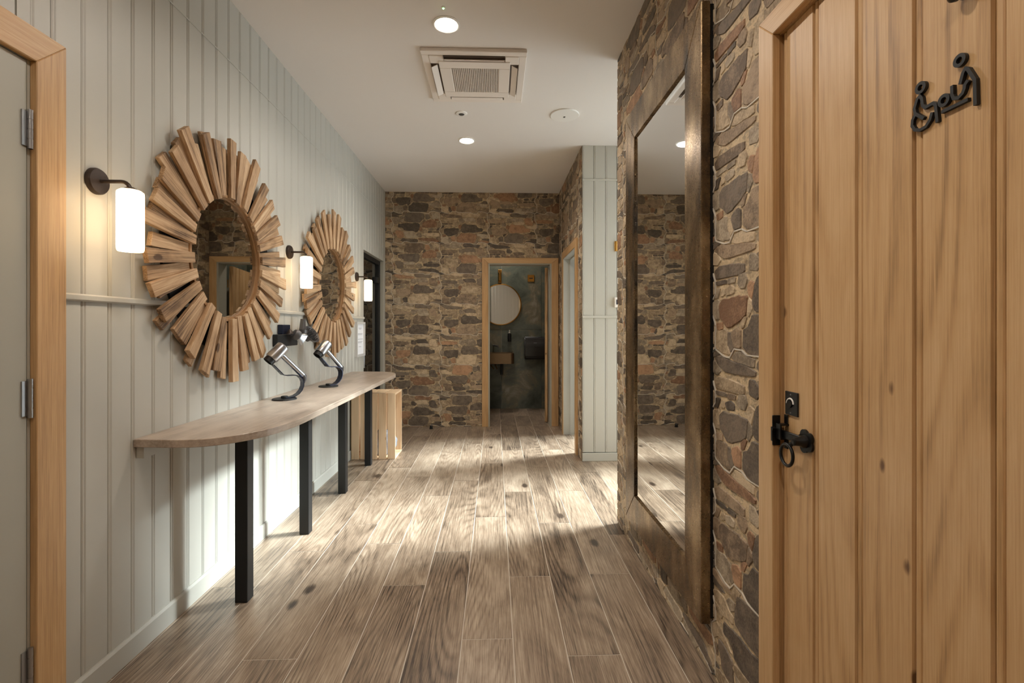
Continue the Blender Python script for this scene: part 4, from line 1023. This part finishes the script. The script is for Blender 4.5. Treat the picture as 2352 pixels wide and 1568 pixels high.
lt.part('rose', MB().prism(fl, XD - 0.006, XD - 0.0001, lambda u, v, w: (w, u, v)), M['iron'])
bs = lt.part('boss', MB().lathe([(0.016, 0.006), (0.015, 0.014), (0.011, 0.020), (0.010, 0.034), (0.006, 0.037)], (XD, yr, zr), (-1, 0, 0), 24), M['iron'], smooth=True)
lt.part('bar', MB().box(XD - 0.016, XD - 0.009, yr - 0.005, 1.275, 0.930, 0.950), M['iron'], bev=0.001)
g = lt.part('guide', MB().box(XD - 0.024, XD - 0.0001, 1.222, 1.240, 0.925, 0.9285).box(XD - 0.024, XD - 0.0001, 1.222, 1.240, 0.962, 0.966).box(XD - 0.024, XD - 0.019, 1.222, 1.240, 0.9285, 0.962), M['iron'])
lt.part('guide_foot', MB().box(XD - 0.004, XD - 0.0001, 1.224, 1.238, 0.966, 0.990), M['iron'], g, bev=0.001)
lt.part('guide_foot', MB().box(XD - 0.004, XD - 0.0001, 1.224, 1.238, 0.900, 0.925), M['iron'], g, bev=0.001)
rc_y, rc_z, R_ = 1.178, 0.902, 0.027
lt.part('ring', MB().tube([(XD - 0.034 , rc_y + R_*0.92*math.cos(q), rc_z - 0.004 + R_*math.sin(q)) for q in [2*PI*k/36 for k in range(36)]], 0.0042, 10, closed=True), M['iron'], smooth=True)
lt.part('ring_pivot', MB().tube([(XD - 0.030, yr, zr), (XD - 0.034, yr + 0.012, zr - 0.010)], 0.006, 10), M['iron'], bs, smooth=True)
kp = Thing('latch_keep', 'black iron latch keep fixed to the door frame', 'latch keep', (0.76, 1.262, 0.93))
kp.part('plate', MB().box(0.7435, 0.7645, 1.2475, 1.2515, 0.905, 0.985), M['iron'], bev=0.001)
kp.part('hook', MB().prism([(1.2475, 0.918), (1.2475, 0.955), (1.238, 0.952), (1.241, 0.945), (1.241, 0.918)], 0.738, 0.748, lambda u, v, w: (w, u, v)), M['iron'])

sg = Thing('accessible_sign', 'black pictogram of a wheelchair user and an assisted person on the plank door', 'sign', (XD, 0.79, 1.62))
XS0, XS1 = XD - 0.0065, XD - 0.0001
fs_ = lambda u, v, w: (w, u, v)
SW = 0.0056
strokes = {
 'standing_figure': [(0.757,1.621),(0.752,1.637),(0.748,1.642),(0.744,1.639),(0.733,1.616),(0.732,1.575)],
 'lying_figure': [(0.771,1.626),(0.771,1.611),(0.768,1.603),(0.760,1.600),(0.753,1.604),(0.750,1.610),(0.749,1.616),(0.744,1.621)],
 'bench_line': [(0.790,1.590),(0.744,1.590)],
 'seated_figure': [(0.824,1.594),(0.841,1.610),(0.843,1.620),(0.837,1.635),(0.832,1.638),(0.828,1.632),(0.826,1.618),(0.821,1.612),(0.806,1.613),(0.801,1.608),(0.798,1.576)],
 'wheel': [(0.841,1.609),(0.847,1.601),(0.848,1.591),(0.842,1.581),(0.832,1.5765),(0.820,1.578),(0.812,1.586),(0.808,1.598)]}
for i, (k, p) in enumerate(strokes.items()):
    sg.part(k, MB().bars(p, SW, XS0 + 0.0002*i, XS1, fs_), M['black'])
for y, z in ((0.758, 1.661), (0.7855, 1.608), (0.830, 1.652)):
    rb = MB(); vs = []; n = 32
    for k in range(n):
        q = 2*PI*k/n
        for r, x in ((0.0052, XS1), (0.0108, XS1), (0.0108, XS0), (0.0052, XS0)): vs.append((x, y + r*math.cos(q), z + r*math.sin(q)))
    rb.add(vs, [(4*k + a, 4*k + (a+1) % 4, 4*((k+1) % n) + (a+1) % 4, 4*((k+1) % n) + a) for k in range(n) for a in range(4)])
    sg.part('head', rb, M['black'])
kn = Thing('coat_hook', 'black rounded knob at the top edge of the plank door', 'hook', (XD, 0.752, 1.768))
kn.part('plate', MB().lathe([(0.010, 0.0001), (0.010, 0.004)], (XD, 0.752, 1.768), (-1, 0, 0), 24), M['iron'])
kn.part('knob', MB().lathe([(0.006, 0.003), (0.006, 0.010), (0.013, 0.014), (0.014, 0.020), (0.010, 0.026), (0.003, 0.028)], (XD, 0.752, 1.768), (-1, 0, 0), 28), M['iron'], smooth=True)
